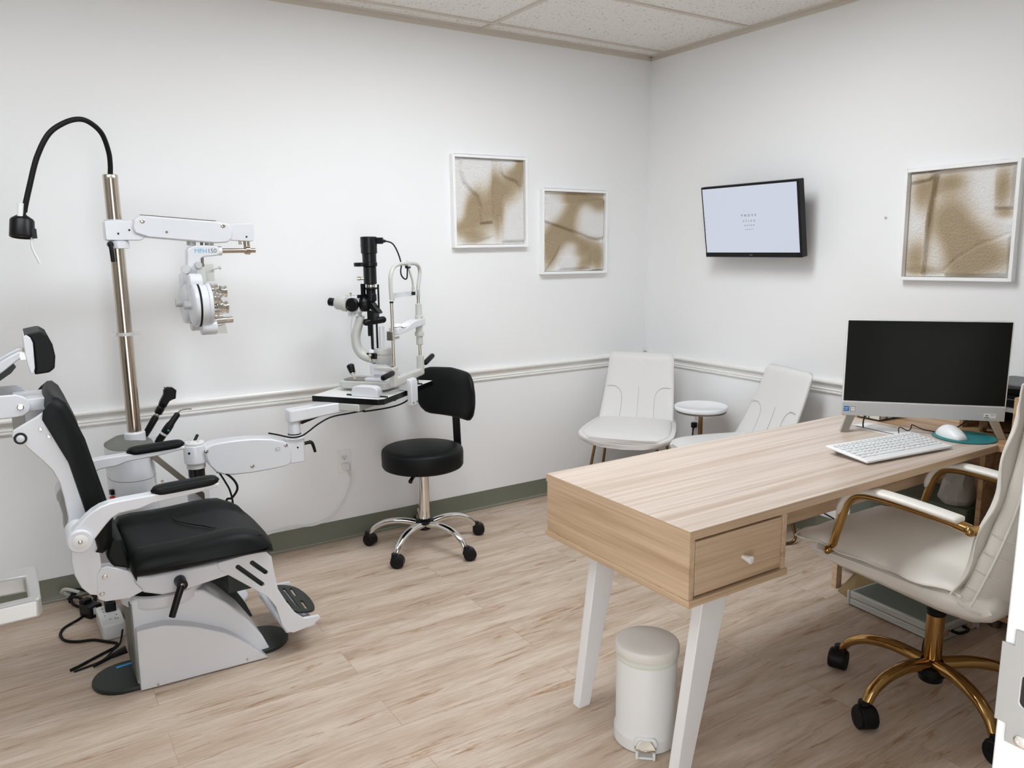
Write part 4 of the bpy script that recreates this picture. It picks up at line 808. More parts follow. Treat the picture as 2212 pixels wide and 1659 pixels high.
art('white-framed plaster relief with wine-glass shape, left and higher of pair on left wall', (-1.134, 0, 1.680), 0, .458, .470,
    [([(305, 225), (292, 330), (335, 460), (425, 555), (490, 625), (520, 720), (515, 915), (655, 905), (655, 205), (310, 205)], .013, .035),
     ([(757, 205), (765, 320), (800, 375), (860, 400), (940, 425), (990, 490), (985, 570), (930, 625), (830, 645), (775, 690), (757, 760), (768, 1130), (1030, 1130), (1030, 205)], .012, .03),
     ([(285, 1010), (420, 985), (560, 1000), (640, 1070), (480, 1130), (320, 1145)], .007, .05)],
    [(560, 770, 170, 240, 0, 1.0), (410, 760, 60, 200, -15, .7), (840, 520, 150, 150, 20, .95), (700, 560, 70, 250, 0, .9), (965, 270, 90, 70, 35, .8), (900, 370, 90, 60, -30, .5), (340, 960, 140, 80, 10, .9), (430, 1080, 130, 80, 0, .75), (985, 320, 40, 160, 0, .7), (730, 900, 40, 250, 0, .45)],
    (225, 185, 1035, 1165), roll=-.006)
art('white-framed plaster relief with diagonal ridge, lower right of pair on left wall', (-.578, 0, 1.526), 0, .464, .468,
    [([(1255, 895), (1400, 945), (1600, 1010), (1800, 1085), (1880, 1102), (1965, 1075), (1965, 625), (1700, 650), (1480, 690), (1255, 700)], .012, .03),
     ([(1255, 1120), (1330, 1150), (1440, 1190), (1390, 1300), (1280, 1470), (1255, 1470)], .009, .04),
     ([(1440, 1315), (1805, 1310), (1805, 1450), (1440, 1455)], .008, .03),
     ([(1822, 1165), (1860, 1150), (1960, 1145), (1960, 1475), (1822, 1475)], .012, .03)],
    [(1570, 760, 330, 110, 60, 1.0), (1700, 610, 260, 70, -5, .95), (1900, 690, 120, 100, 0, .8), (1430, 1060, 190, 150, 20, 1.0), (1340, 1270, 90, 190, -15, .85), (1740, 1220, 110, 110, 30, .95), (1890, 1320, 70, 170, 0, 1.0), (1740, 1400, 110, 70, 30, .8), (1600, 1080, 160, 60, -20, .75)],
    (1250, 560, 1970, 1480), roll=.006)
art('white-framed plaster relief with curved bands, right of the wall screen', (0, -1.872, 1.524), -PI / 2, .462, .468,
    [([(1590, 95), (1618, 95), (1585, 420), (1575, 760), (1550, 760), (1560, 420)], .014, .03),
     ([(1435, 90), (1620, 90), (1620, 125), (1440, 150)], .010, .03),
     ([(1715, 755), (1800, 665), (1930, 585), (2115, 520), (2125, 770), (1715, 770)], .012, .03),
     ([(1990, 95), (2110, 95), (2110, 350), (2000, 350)], .010, .03),
     ([(1610, 260), (1670, 232), (1790, 215), (1830, 300), (1920, 390), (2110, 445), (2115, 510), (1930, 575), (1800, 655), (1700, 750), (1590, 760)], .006, .06)],
    [(1515, 210, 70, 120, 0, .95), (1700, 165, 110, 70, 10, .9), (1720, 380, 120, 150, -20, .85), (1860, 520, 190, 110, -30, .95), (1930, 690, 220, 90, 10, .95), (2050, 220, 55, 130, 0, 1.0), (1500, 660, 80, 120, 0, .9), (1800, 620, 90, 130, 30, .8), (2070, 380, 60, 30, 0, .6), (1590, 300, 25, 220, 0, .7), (1540, 740, 120, 25, 0, .6)],
    (1430, 80, 2130, 785), roll=-.012)

# ================================================================== WALL SCREEN with eye chart
tv = thing('wall_screen', 'black-framed wall screen showing small eye chart letters', 'monitor', (-.13, -.897, 1.566), -PI / 2)
tv.rotation_euler.x = 0.16          # top leans out from the wall
TW, TH = .614, .368
obj('bezel', B().prism(rrect(-TW / 2, TW / 2, -TH / 2, TH / 2, .004), 'y', -.012, .026), M_BLACK, tv, bevel=.002)
obj('screen', B().bx(-TW / 2 + .009, TW / 2 - .013, -.0128, -.0118, -TH / 2 + .024, TH / 2 - .011), emis('bright_screen', 'D3DAE8', 0.60), tv, smooth=0, label='lit pale blue-white screen')
obj('bottom_bezel', B().bx(-TW / 2, TW / 2, -.0135, -.011, -TH / 2, -TH / 2 + .022), M_BLACK, tv, bevel=.001)
RT = Matrix.Rotation(PI / 2, 4, 'X')
for s_, z, sz, sp2, mm in (('P N D V E', .027, .0165, 1.35, M_INK), ('U T L K O', -.0005, .0125, 1.45, M_INK), ('O A P H B', -.023, .0100, 1.5, M_INK), ('K H A P Y', -.043, .0080, 1.5, M_INK)):
    text('eye_chart_line', s_, sz, mm, tv, Matrix.Translation((-.0, -.0131, z)) @ RT, .0002, spacing=sp2)
text('maker_mark', 'mmmm', .006, M_SILVER, tv, Matrix.Translation((-.0, -.0137, -TH / 2 + .012)) @ RT, .0002)
obj('side_icons', B().bx(-.293, -.290, -.0132, -.0128, .020, .023).bx(-.293, -.290, -.0132, -.0128, .001, .004).bx(-.293, -.290, -.0132, -.0128, -.018, -.015).bx(-.293, -.290, -.0132, -.0128, -.036, -.033), M_RED, tv, smooth=0)
obj('button_marks', B().bx(.20, .203, -.0138, -.0134, -.178, -.1765).bx(.22, .223, -.0138, -.0134, -.178, -.1765).bx(.24, .243, -.0138, -.0134, -.178, -.1765).bx(.26, .266, -.0138, -.0134, -.178, -.1765), M_GREYINK, tv, smooth=0)
obj('wall_mount', B().box((0, .055, 0), (.12, .07, .12)).box((0, .10, -.016), (.10, .05, .20)), M_BLACK, tv)
tag(obj('wall_nail', B((0, -1.545, 1.558)).lathe((-.0005, -1.545, 1.558), (-1, 0, 0), [(.003, 0), (.003, .004), (.005, .005), (.003, .007)], 12), M_SILVER), 'tiny nail head in the wall between screen and relief panel', 'nail').location = (0, -1.545, 1.558)

# ================================================================== GUEST CHAIRS, SIDE TABLE
def guest_chair(label, loc, rz):
    t = thing('guest_chair', label, 'chair', loc, rz, 'white guest chairs in the corner')
    # seat shell and cushion
    def seat_loops(sc, z0, z1, dish):
        Ls = []
        for k in range(15):
            u = k / 14; x = -.215 + .465 * u
            hwid = (.215 + .045 * math.sin(min(1, u * 1.25) * PI * .5)) * sc
            if u > .8: hwid *= 1 - .22 * ((u - .8) / .2) ** 2.6
            row = []
            for j in range(28):
                an = 2 * PI * j / 28; c = math.copysign(abs(math.cos(an)) ** .42, math.cos(an)); s_ = math.copysign(abs(math.sin(an)) ** .55, math.sin(an))
                y = hwid * c; zz = (z0 + z1) / 2 + (z1 - z0) / 2 * s_ * (1 if 0 < k < 14 else .5)
                zz += dish * (abs(c) ** 3) * .035 - (.012 * ((u - .55) / .45) ** 2 if u > .55 else 0) + (.012 * (1 - u))
                row.append((x * sc, y, zz))
            Ls.append(row)
        return Ls
    obj('seat_shell', B().loops(seat_loops(1.0, .385, .435, 1)), M_CHAIRLEATHER, t, smooth=60)
    obj('seat_cushion', B().loops([[(x + .006, y * .93, z + .012) for x, y, z in L] for L in seat_loops(.97, .405, .452, .25)]), M_CHAIRLEATHER, t, smooth=60)
    Ls = []
    for k in range(19):
        v = k / 18; z = .40 + .435 * v
        xb = -.190 - .115 * v ** .9 + .035 * (1 - v) ** 2
        hw_ = .228 - .042 * v ** .7
        th = .020 + .008 * (1 - v); wing = .05 * (1 - v) ** 1.6 + .008
        if k == 18: th *= .5; z -= .002
        row = []
        for j in range(28):
            an = 2 * PI * j / 28; c = math.copysign(abs(math.cos(an)) ** .45, math.cos(an)); s_ = math.copysign(abs(math.sin(an)) ** .9, math.sin(an))
            q = hw_ * c; row.append((xb + th * s_ + wing * abs(c) ** 2.2, q, z - (.012 if k == 18 and abs(c) > .9 else 0)))
        Ls.append(row)
    bk = obj('backrest', B().loops(Ls), M_CHAIRLEATHER, t, smooth=60)
    def on_back(v, q):     # a point on the front face of the backrest
        z = .40 + .435 * v; hw_ = .228 - .042 * v ** .7; xb = -.190 - .115 * v ** .9 + .035 * (1 - v) ** 2; wing = .05 * (1 - v) ** 1.6 + .008
        return (xb + .020 + .008 * (1 - v) + wing * abs(q) ** 2.2 + .001, hw_ * q, z)
    for s_ in (-1, 1):
        obj('seam', B().tube([on_back(.56, s_ * .93), on_back(.56, s_ * .72), on_back(.52, s_ * .56), on_back(.44, s_ * .47), on_back(.30, s_ * .45), on_back(.12, s_ * .46)], .0016, 6), M_SEAM, bk)
    obj('seam', B().tube([on_back(.55, 0), on_back(.40, 0), on_back(.12, 0)], .0012, 6), M_SEAM, bk)
    for s_ in (-1, 1):
        y = s_ * .205
        obj('sled_leg', B().tube([(.155, y * .80, .405), (.172, y * .88, .30), (.205, y * 1.05, .075), (.210, y * 1.08, .030), (.190, y * 1.09, .010), (.15, y * 1.09, .0085), (-.15, y * 1.09, .0085), (-.20, y * 1.09, .010), (-.222, y * 1.08, .030), (-.215, y * 1.05, .075), (-.165, y * .88, .30), (-.145, y * .80, .405)], .0078, 12, 5), M_ANTBRASS, t, smooth=60)
    return t
guest_chair('white leatherette guest chair facing the room, left of the small round table', (-.485, -.425, 0), math.radians(218))
guest_chair('white leatherette guest chair half hidden behind desk, right of the small round table', (-.355, -1.045, 0), math.radians(163))
tt = thing('side_table', 'small round glossy white side table on thin steel stem between guest chairs', 'side table', (-.195, -.665, 0))
obj('table_top', B().lathe((0, 0, .55), (0, 0, 1), [(.10, 0), (.134, .004), (.141, .012), (.143, .028), (.141, .031), (.134, .030), (.128, .026), (.02, .025)], 64), M_WHITEGLOSS, tt, smooth=50)
obj('top_ring', B().lathe((0, 0, .546), (0, 0, 1), [(.125, 0), (.136, .001), (.136, .006), (.10, .007)], 48), M_DKSTEEL, tt)
obj('stem', B().cyl((0, 0, .012), (0, 0, .55), .0125, n=24), M_ANTBRASS, tt)
obj('foot', B().lathe((0, 0, 0), (0, 0, 1), [(.125, 0), (.125, .006), (.115, .010), (.02, .014)], 48), M_ANTBRASS, tt)

# ================================================================== DESK
DO = (-1.97, -2.32, 0)
dk = thing('desk', 'long light oak desk with one drawer and splayed white legs', 'desk', DO)
obj('tabletop', B(DO).bx(-1.972, -.482, -2.322, -1.71, .7255, .7495), M_DESKTOP, dk, bevel=.0008)
obj('top_edge', B(DO).bx(-1.9725, -.482, -2.3225, -1.7095, .7250, .7485), M_DESKFRONT, dk, bevel=.0008)
obj('edge_band', B(DO).bx(-1.9732, -1.9722, -2.3226, -1.7094, .7250, .7486).bx(-1.9748, -1.9738, -2.3262, -1.7058, .5479, .5661), M_DESKSIDE, dk, smooth=0)
obj('side_panel', B(DO).bx(-1.971, -1.953, -2.32, -1.712, .566, .725), M_DESKSIDE, dk, bevel=.0006)
obj('divider_panel', B(DO).bx(-1.617, -1.601, -2.32, -1.712, .566, .725), M_DESKSIDE, dk, bevel=.0006)
obj('box_back', B(DO).bx(-1.953, -1.617, -1.73, -1.712, .566, .725), M_DESKFRONT, dk)
obj('bottom_board', B(DO).bx(-1.974, -1.597, -2.326, -1.706, .548, .566), M_DESKFRONT, dk, bevel=.0006)
obj('drawer_gap_shade', B(DO).bx(-1.952, -1.618, -2.300, -2.285, .567, .7245), M_SHADOWGAP, dk, smooth=0)  # dark sheet set behind the drawer as the shade in its gaps
dr_ = obj('drawer', B(DO).bx(-1.9475, -1.6205, -2.318, -2.300, .572, .7165), M_DESKFRONT, dk, bevel=.0008)
obj('knob', B(DO).lathe((-1.772, -2.318, .637), (0, -1, 0), [(.0055, 0), (.0055, .004), (.0065, .006), (.0105, .026), (.0105, .028), (.008, .029)], 28), M_WHITELEG, dr_, label='white conical knob')
obj('apron', B(DO).bx(-1.601, -.50, -2.165, -2.150, .600, .725), M_DESKFRONT, dk, bevel=.0006)
obj('rear_rail', B(DO).bx(-1.601, -.50, -1.745, -1.730, .674, .725), M_DESKFRONT, dk, bevel=.0006)
for y0, y1, dt, db in ((-1.836, -1.801, 0, 0), (-2.256, -2.221, .020, .008)):
    obj('leg', B(DO).loops([[(x, y, z) for x, z in [(-1.936 + db, 0), (-1.893 + db * 2, 0), (-1.772 + dt * 1.5, .548), (-1.862 + dt, .548)]] for y in (y0, y1)]), M_WHITELEG, dk, bevel=.002)
for y0, y1 in ((-1.745, -1.722),):
    obj('end_post', B(DO).bx(-.492, -.455, y0, y1, 0, .725), M_DESKSIDE, dk, bevel=.0006)
gr = obj('cable_grommet', B(DO).loops([[(x, y, z) for x, y in ((-.637, -1.852), (-.530, -1.860), (-.540, -2.085), (-.648, -2.078))] for z in (.7485, .7508)]), M_WHITELEG, dk, bevel=.0006, label='white cable flap')
obj('flap_slot', B(DO).loops([[(x, y, z) for x, y in ((-.626, -1.868), (-.617, -1.869), (-.628, -2.068), (-.637, -2.067))] for z in (.7505, .7511)]), M_INK, gr)
obj('flap', B(DO).loops([[(x, y, z) for x, y in ((-.614, -1.866), (-.542, -1.871), (-.552, -2.072), (-.625, -2.066))] for z in (.7505, .7522)]), M_WHITELEG, gr, bevel=.0005)
# return unit along right wall
RO = (-.25, -2.3, 0)
ru = thing('return_cabinet', 'oak return cabinet with open shelves along the right wall, joined to desk', 'cabinet', RO)
obj('top_board', B(RO).bx(-.480, -.02, -3.05, -1.712, .7255, .7495), M_OAKDARK, ru, bevel=.0008)
obj('base_board', B(RO).bx(-.315, -.02, -3.05, -1.63, .042, .062), M_OAKDARK, ru, bevel=.0008)
for y in (-2.20, -3.05):
    obj('divider', B(RO).bx(-.30, -.02, y, y + .018, .062, .7255), M_OAKDARK, ru, bevel=.0006)
obj('back_panel', B(RO).bx(-.03, -.02, -3.05, -1.63, .062, .7255), M_OAKDARK, ru)
obj('front_panel', B(RO).bx(-.302, -.286, -3.03, -2.215, .085, .42), M_OAKDARK, ru, bevel=.0006)
for x, y in ((-.285, -2.285), (-.06, -2.285), (-.285, -3.0), (-.06, -3.0), (-.06, -1.68), (-.285, -1.72)):
    obj('foot', B(RO).lathe((x, y, 0), (0, 0, 1), [(.018, 0), (.02, .002), (.02, .042)], 20), M_DKSTEEL, ru)
tag(obj('paper_sheet', B((-.26, -1.70, .063)).loops([[(x, y, z) for x, y in ((-.33, -1.645), (-.12, -1.64), (-.115, -1.92), (-.325, -1.93))] for z in (.0625, .0632)]), M_WHITELEG), 'white paper sheet on the low shelf behind office chair', 'paper').location = (-.26, -1.70, .063)
sb = thing('storage_box', 'grey-green storage box on low shelf under the desk', 'storage box', (-.17, -1.83, .0635))
obj('box_body', B().bx(-.11, .13, -.31, .185, 0, .33), M_BINGREY, sb, bevel=.006)
obj('box_lid', B().bx(-.118, .135, -.315, .19, .33, .36), M_BINGREY, sb, bevel=.005)
bg = thing('plastic_bag', 'crumpled frosted plastic bag on grey-green box under desk', 'bag', (-.22, -2.07, .424))
Ls = []
for k in range(9):
    v = k / 8; R = .075 * (1 - .35 * v) * (1 if k else .8)
    Ls.append([(R * math.cos(a) * (1 + .22 * noise.noise(Vector((math.cos(a) * 2, math.sin(a) * 2, v * 4)))), R * .9 * math.sin(a) * (1 + .22 * noise.noise(Vector((math.cos(a) * 2 + 5, math.sin(a) * 2, v * 4)))), .15 * v + .012 * noise.noise(Vector((a, v * 3, 1))) * (1 if k else 0)) for a in [2 * PI * j / 22 for j in range(22)]])
obj('bag_body', B().loops(Ls), M_BAG, bg, smooth=20)
obj('bag_neck', B().tube([(0, 0, .145), (.01, .0, .165), (.03, .01, .178), (.06, .03, .17)], .02, 9, 4, rr=.035), M_BAG, bg, smooth=20)
# ------------------------------------------------------------------ all-in-one computer
pcx = thing('desktop_computer', 'silver all-in-one computer with large dark screen on desk', 'computer', (-.5425, -2.075, .75), math.atan2(-.743, .669))
def LX(x0, x1, y0, y1, z0, z1): return B().bx(x0, x1, y0, y1, z0, z1)
PW = .272
obj('housing', B().loops([[(x, y, z) for x, z in rrect(-PW, PW, .060, .420, .004)] for y in (-.006, .010)]).loops([[(x, y, z) for x, z in rrect(-PW + .03, PW - .03, .09, .36, .01)] for y in (.010, .035)]), M_SILVER, pcx, bevel=.0015)
obj('screen_frame', B().bx(-PW, PW, -.009, -.0055, .110, .420), M_WHITELEG, pcx, bevel=.001)
obj('screen', B().bx(-PW + .004, PW - .004, -.0098, -.0088, .116, .4165), M_SCREENOFF, pcx, smooth=0, label='black switched-off screen')
ch = obj('chin', B().bx(-PW, PW, -.009, -.004, .060, .110), M_SILVER, pcx, bevel=.0012, label='silver strip below the screen')
RP = Matrix.Rotation(PI / 2, 4, 'X')
s1 = obj('badge', B().bx(-.2655, -.2465, -.0096, -.0089, .076, .095), M_BLUEDK, ch, smooth=0, label='blue square badge')
text('badge_text', 'intel', .008, M_WHITELEG, pcx, Matrix.Translation((-.257, -.0098, .0885)) @ RP, .0001)
text('badge_text', 'core', .006, M_WHITELEG, pcx, Matrix.Translation((-.257, -.0098, .0825)) @ RP, .0001)
obj('badge', B().bx(-.242, -.2245, -.0096, -.0089, .076, .0935), M_GREYINK, ch, smooth=0, label='white badge with dark border')
obj('badge_face', B().bx(-.2405, -.226, -.0099, -.0095, .0775, .092), M_WHITELEG, ch, smooth=0)
text('badge_text', 'EVO', .0055, M_GREYINK, pcx, Matrix.Translation((-.2333, -.0102, .085)) @ RP, .0001)
obj('energy_label', B().bx(.204, .2435, -.0096, -.0089, .071, .088), M_WHITELEG, ch, smooth=0)
obj('label_marks', B().bx(.206, .222, -.0099, -.0095, .0715, .0745).bx(.210, .218, -.0099, -.0095, .078, .082).bx(.226, .241, -.0099, -.0095, .084, .085).bx(.226, .238, -.0099, -.0095, .080, .081), M_GREYINK, ch, smooth=0)
for s_ in (-1, 1):
    obj('stand_leg', B().loops([[(s_ * (.262 + (.0)) + dx, y, .0005) for dx, y in ((-.014, -.035), (.014, -.035), (.014, -.012), (-.014, -.012))], [(s_ * .225 + dx, y, .10) for dx, y in ((-.017, .010), (.017, .010), (.017, .018), (-.017, .018))]]), M_STEEL, pcx, bevel=.001, label='brushed metal stand leg')
    obj('stand_leg', B().loops([[(s_ * .235 + dx, y, .0005) for dx, y in ((-.012, .085), (.012, .085), (.012, .10), (-.012, .10))], [(s_ * .215 + dx, y, .10) for dx, y in ((-.015, .012), (.015, .012), (.015, .02), (-.015, .02))]]), M_STEEL, pcx, bevel=.001)
# ------------------------------------------------------------------ keyboard
kq = [Vector((-1.031, -2.053)), Vector((-1.119, -2.222)), Vector((-.703, -2.268)), Vector((-.615, -2.090))]
ka = math.atan2(kq[2].y - kq[1].y, kq[2].x - kq[1].x)
kc = (kq[0] + kq[1] + kq[2] + kq[3]) / 4
kb = thing('keyboard', 'slim white keyboard tilted on the desk in front of computer', 'keyboard', (kc.x, kc.y, .75), ka)
KL, KD = .420, .168
def kz(y): return .0125 + (y + KD / 2) / KD * .015
Mk = Matrix.Rotation(math.atan2(.015, KD), 3, 'X')
obj('case', B().box((0, 0, .0165), (KL, KD, .008), mtx=Mk), M_WHITELEG, kb, bevel=.003, seg=3)
for x in (-.17, .17):
    obj('foot', B().box((x, .066, .0085), (.03, .008, .017)), M_WMATTE, kb)
    obj('foot', B().box((x, -.066, .0035), (.02, .01, .007)), M_WMATTE, kb)
rows = [(.064, .012, [1.0] * 19), (.040, .018, [1.0] * 19), (.0205, .018, [1.5] + [1] * 12 + [1.5] + [1] * 4), (.001, .018, [1.75] + [1] * 11 + [2.25] + [1] * 4), (-.0185, .018, [2.25] + [1] * 10 + [2.75] + [1] * 4), (-.039, .018, [1.25, 1.25, 1.25, 6.25, 1.25, 1.25, 1.25] + [1] * 5), ]
M_KEY = mat('white_key', 'ECEDEE', .45)
for y, dpt, ks in rows:
    tot = sum(ks); u = (KL - .02) / tot; x = -KL / 2 + .01
    for kw in ks:
        if kw * u > .008:
            obj('key', B().box((x + kw * u / 2, y - .006, .0165 + (y - .006) * math.tan(math.atan2(.015, KD)) + .0052), (kw * u - .0035, dpt - .0035, .003), mtx=Mk), M_KEY, kb)
        x += kw * u
for y, dpt, ks in rows:      # printed legends: a short dark dash at each key's far edge
    tot = sum(ks); u = (KL - .02) / tot; x = -KL / 2 + .01; bb = B()
    for kw in ks:
        bb.box((x + min(kw * u / 2, .008), y - .006 + dpt * .22, .0165 + (y - .006 + dpt * .22) * math.tan(math.atan2(.015, KD)) + .0069), (min(.008, kw * u * .5), .0022, .0003), mtx=Mk); x += kw * u
    obj('key_legend', bb, M_GREYINK, kb, smooth=0)
# ------------------------------------------------------------------ mouse, pad, cables
mp_ = tag(obj('mouse_pad', B().lathe((0, 0, 0), (0, 0, 1), [(.100, 0), (.103, .001), (.103, .003), (.1015, .0036), (.1005, .0036), (.100, .0032), (.01, .0032)], 72), M_TEAL), 'round teal mouse pad at the right end of desk', 'mouse pad')
mp_.location = (-.470, -2.200, .7505)
ms = thing('computer_mouse', 'white computer mouse on round teal pad', 'mouse', (-.505, -2.172, .7542), math.radians(-115))
Ls = []
for k in range(15):
    u = k / 14; x = -.062 + .124 * u
    hw_ = .036 * (max(.02, math.sin(PI * (.06 + .88 * u)))) ** .45; hh = .040 * (max(.02, math.sin(PI * (.05 + .90 * u ** .85)))) ** .7
    Ls.append([(x, hw_ * math.cos(a), max(0, hh * math.sin(a)) if a <= PI else 0) for a in [PI * j / 18 for j in range(19)]] + [(x, -hw_ * .9, 0), (x, hw_ * .9, 0)])
obj('shell', B().loops(Ls), M_WHITELEG, ms, smooth=60)
obj('button_gap', B().tube([(-.058, 0, .018), (-.034, 0, .0340), (-.006, 0, .0410)], .0012, 6), M_SILVER, ms)
obj('wheel', B().cyl((-.038, -.003, .030), (-.038, .003, .030), .006, n=16), M_SILVER, ms)
tag(obj('mouse_cable', B((-.6, -2.0, .752)).tube([(-.622, -2.045, .7535), (-.610, -2.035, .768), (-.59, -2.03, .772), (-.565, -2.045, .758), (-.545, -2.045, .766), (-.53, -2.04, .775), (-.505, -2.065, .760), (-.48, -2.09, .7535), (-.475, -2.115, .7535), (-.478, -2.125, .760)], .0018, 8), M_RUBBER), 'thin dark mouse cable rising from the white cable flap', 'cable').location = (-.6, -2.0, .752)
sc_ = thing('screen_cable', 'black cable from white desk flap up behind computer', 'cable', (-.618, -1.90, .7515))
obj('cord', B((-.618, -1.90, .7515)).tube([(-.620, -1.90, .752), (-.619, -1.898, .768), (-.610, -1.895, .785), (-.602, -1.893, .795)], .0026, 8), M_RUBBER, sc_)
obj('plug', B((-.618, -1.90, .7515)).cyl((-.604, -1.8935, .792), (-.578, -1.885, .825), .0075, .009, n=12), M_BLACK, sc_)
tag(obj('rear_cable', B((-.42, -2.12, .752)).tube([(-.43, -2.09, .7535), (-.40, -2.12, .757), (-.37, -2.14, .775), (-.345, -2.15, .80)], .0025, 8), M_RUBBER), 'dark cable rising behind computer stand on the right', 'cable').location = (-.42, -2.12, .752)
tag(obj('rear_cable', B((-.28, -2.25, .752)).tube([(-.33, -2.20, .7535), (-.30, -2.24, .7525), (-.26, -2.27, .7535), (-.22, -2.27, .76)], .0025, 8), M_RUBBER), 'dark cable lying on desk between right computer leg and printer', 'cable').location = (-.28, -2.25, .752)
# wire rack of small cream cartons behind the computer
wr = thing('wire_rack', 'low black wire rack of cream cartons on desk under the screen', 'rack', (-.38, -1.83, .7505), math.atan2(-.009, .163))
b = B()
for x in (-.09, -.045, 0, .045, .09):
    b.cyl((x, -.05, .002), (x, -.05, .05), .0015, n=6).cyl((x, -.05, .002), (x, .05, .002), .0015, n=6)
for y in (-.05, 0, .05): b.cyl((-.09, y, .002), (-.09, y, .05), .0015, n=6)
b.cyl((-.09, -.05, .002), (.09, -.05, .002), .002, n=6).cyl((-.09, -.05, .05), (.09, -.05, .05), .002, n=6).cyl((-.09, -.05, .002), (-.09, .05, .002), .002, n=6).cyl((-.09, -.05, .05), (-.09, .05, .05), .002, n=6).cyl((-.09, .05, .05), (.09, .05, .05), .002, n=6)
obj('wires', b, M_INK, wr)
M_CREAM = mat('cream_card', 'E6DDCB', .7)
ang = math.atan2(-.009, .163); pos = ['leftmost in the wire rack', 'second from left in the wire rack', 'third from left in the wire rack', 'rightmost in the wire rack']
for k in range(4):
    x = -.0675 + .045 * k
    cbx = tag(obj('carton', B().bx(-.0195, .0195, -.046, .046, 0, .046), M_CREAM, bevel=.001), 'small cream carton, ' + pos[k], 'carton', 'cream cartons in the wire rack')
    cbx.location = Vector((-.38, -1.83, .754)) + Matrix.Rotation(ang, 3, 'Z') @ Vector((x, 0, 0)); cbx.rotation_euler.z = ang
# printer on a stand, wooden organiser
ps = thing('printer_stand', 'pale open printer stand on the return cabinet behind computer', 'stand', (-.17, -2.3, .75))
obj('shelf', B().bx(-.14, .14, -.34, .20, .085, .10), M_WMATTE, ps, bevel=.001)
for y in (-.335, .195): obj('side', B().bx(-.14, .14, y - .006, y + .006, 0, .085), M_OAKDARK, ps)
obj('back', B().bx(.125, .137, -.33, .19, 0, .085), M_SHADOWGAP, ps)  # coloured near-black to imitate the shaded cavity under the shelf
pr = thing('printer', 'black flat printer on pale stand at far right of desk', 'printer', (-.17, -2.33, .851))
obj('body', B().prism(rrect(-.125, .13, -.26, .185, .02), 'z', 0, .050), M_BLACK, pr, bevel=.004)
obj('lid', B().loops([[(x, y, z) for x, y in rrect(-.135 + i, .13 - i, -.265 + i, .19 - i, .02)] for z, i in ((.052, 0), (.072, 0), (.080, .012))]), M_BLACKSAT, pr, bevel=.002)
obj('tray_line', B().bx(-.1265, -.124, -.22, .15, .028, .031), M_GREYINK, pr)
og = thing('desk_organizer', 'oak desk organizer with white tray, right of the computer', 'organizer', (-.38, -2.475, .7505))
obj('side_panel', B().bx(-.06, .06, .120, .134, 0, .165), M_OAKDARK, og, bevel=.001)
obj('side_panel', B().bx(-.06, .06, -.134, -.12, 0, .165), M_OAKDARK, og, bevel=.001)
obj('base', B().bx(-.06, .06, -.12, .12, 0, .012), M_OAKDARK, og)
obj('tray', B().bx(-.07, .05, -.119, .119, .096, .112), M_WHITELEG, og, bevel=.001)

# ================================================================== OFFICE CHAIR
oc = thing('office_chair', 'white leather office chair with brass-gold arms and five-star base', 'office chair', (-.98, -2.42, 0))
star_base(oc, math.radians(100), .292, .135, M_GOLD, .0215, .062, .034, [math.radians(q) for q in (200, 240, 250, 280, 20)])
obj('hub', B().lathe((0, 0, .075), (0, 0, 1), [(.03, 0), (.035, .004), (.038, .03), (.058, .036), (.058, .058), (.04, .066), (.03, .07)], 30), M_BLACK, oc)
gc = obj('gas_lift', B().cyl((0, 0, .135), (0, 0, .30), .0265, n=32), M_GOLD, oc)
obj('lift_cap', B().lathe((0, 0, .298), (0, 0, 1), [(.0265, 0), (.0285, .003), (.0285, .016), (.015, .02)], 32), M_BLACK, gc)
obj('piston', B().cyl((0, 0, .31), (0, 0, .43), .0142, n=24), M_STEEL, gc)
obj('tilt_plate', B().bx(-.09, .09, -.10, .10, .408, .43).tube([(.05, .02, .415), (.2, .04, .41)], .006, 8), M_BLACK, oc)
# local: x = right (world +x), y = forward
XC = .03; HW = .235
pan = [(.335, .436), (.336, .458), (.31, .474), (.20, .476), (.05, .470), (-.06, .468), (-.14, .484), (-.18, .508), (-.215, .520), (-.250, .49), (-.262, .455), (-.240, .418), (-.19, .398), (-.10, .394), (.06, .406), (.24, .420)]
Ls = []
for k in range(17):
    t = -1 + k / 8; e = max(0, (abs(t) - .8) / .2); s_ = 1 - math.sqrt(max(0, 1 - e * e)) * 1
    Ls.append([(XC + t * HW, y * (1 - .04 * s_) + (-.01 * s_ if y > .3 else 0), .455 + (z - .455) * (1 - .55 * s_)) for y, z in pan])
obj('seat_shell', B().loops(Ls), M_WLEATHER, oc, smooth=60)
def pillow(f, nu, nv, th, exp=.55):
    """a sewn cushion: two sheets that meet along the edge"""
    b = B()
    def prof_(u, v):
        a = (1 - (2 * u - 1) ** 4) * (1 - (2 * v - 1) ** 4); return max(0, a) ** exp
    b.grid(lambda u, v: f(u, v, th * prof_(u, v)), nu, nv); b.grid(lambda u, v: f(u, v, -th * .45 * prof_(u, v)), nu, nv)
    return b
def seat_c(u, v, h):
    y = -.175 + .535 * u; x = XC + (-.250 + .50 * v); sag = .010 * math.cos((u - .35) * 3) + .02 * max(0, u - .8) * 5 * .4
    wr_ = .004 * math.sin(v * 26 + u * 5) * max(0, 1 - min(v, 1 - v) * 7) + .003 * math.sin(u * 23) * max(0, 1 - min(v, 1 - v) * 8)
    return (x + (.012 * math.sin(u * 17) if v in (0, 1) else 0), y + (.008 * math.sin(v * 15) if u in (0, 1) else 0), .486 + h + wr_ + (.012 if u > .93 else 0) * (u - .93) * 10 + .012 * u - sag)
ct = obj('seat_cushion', pillow(seat_c, 30, 26, .044), M_WLEATHER, oc, smooth=70)
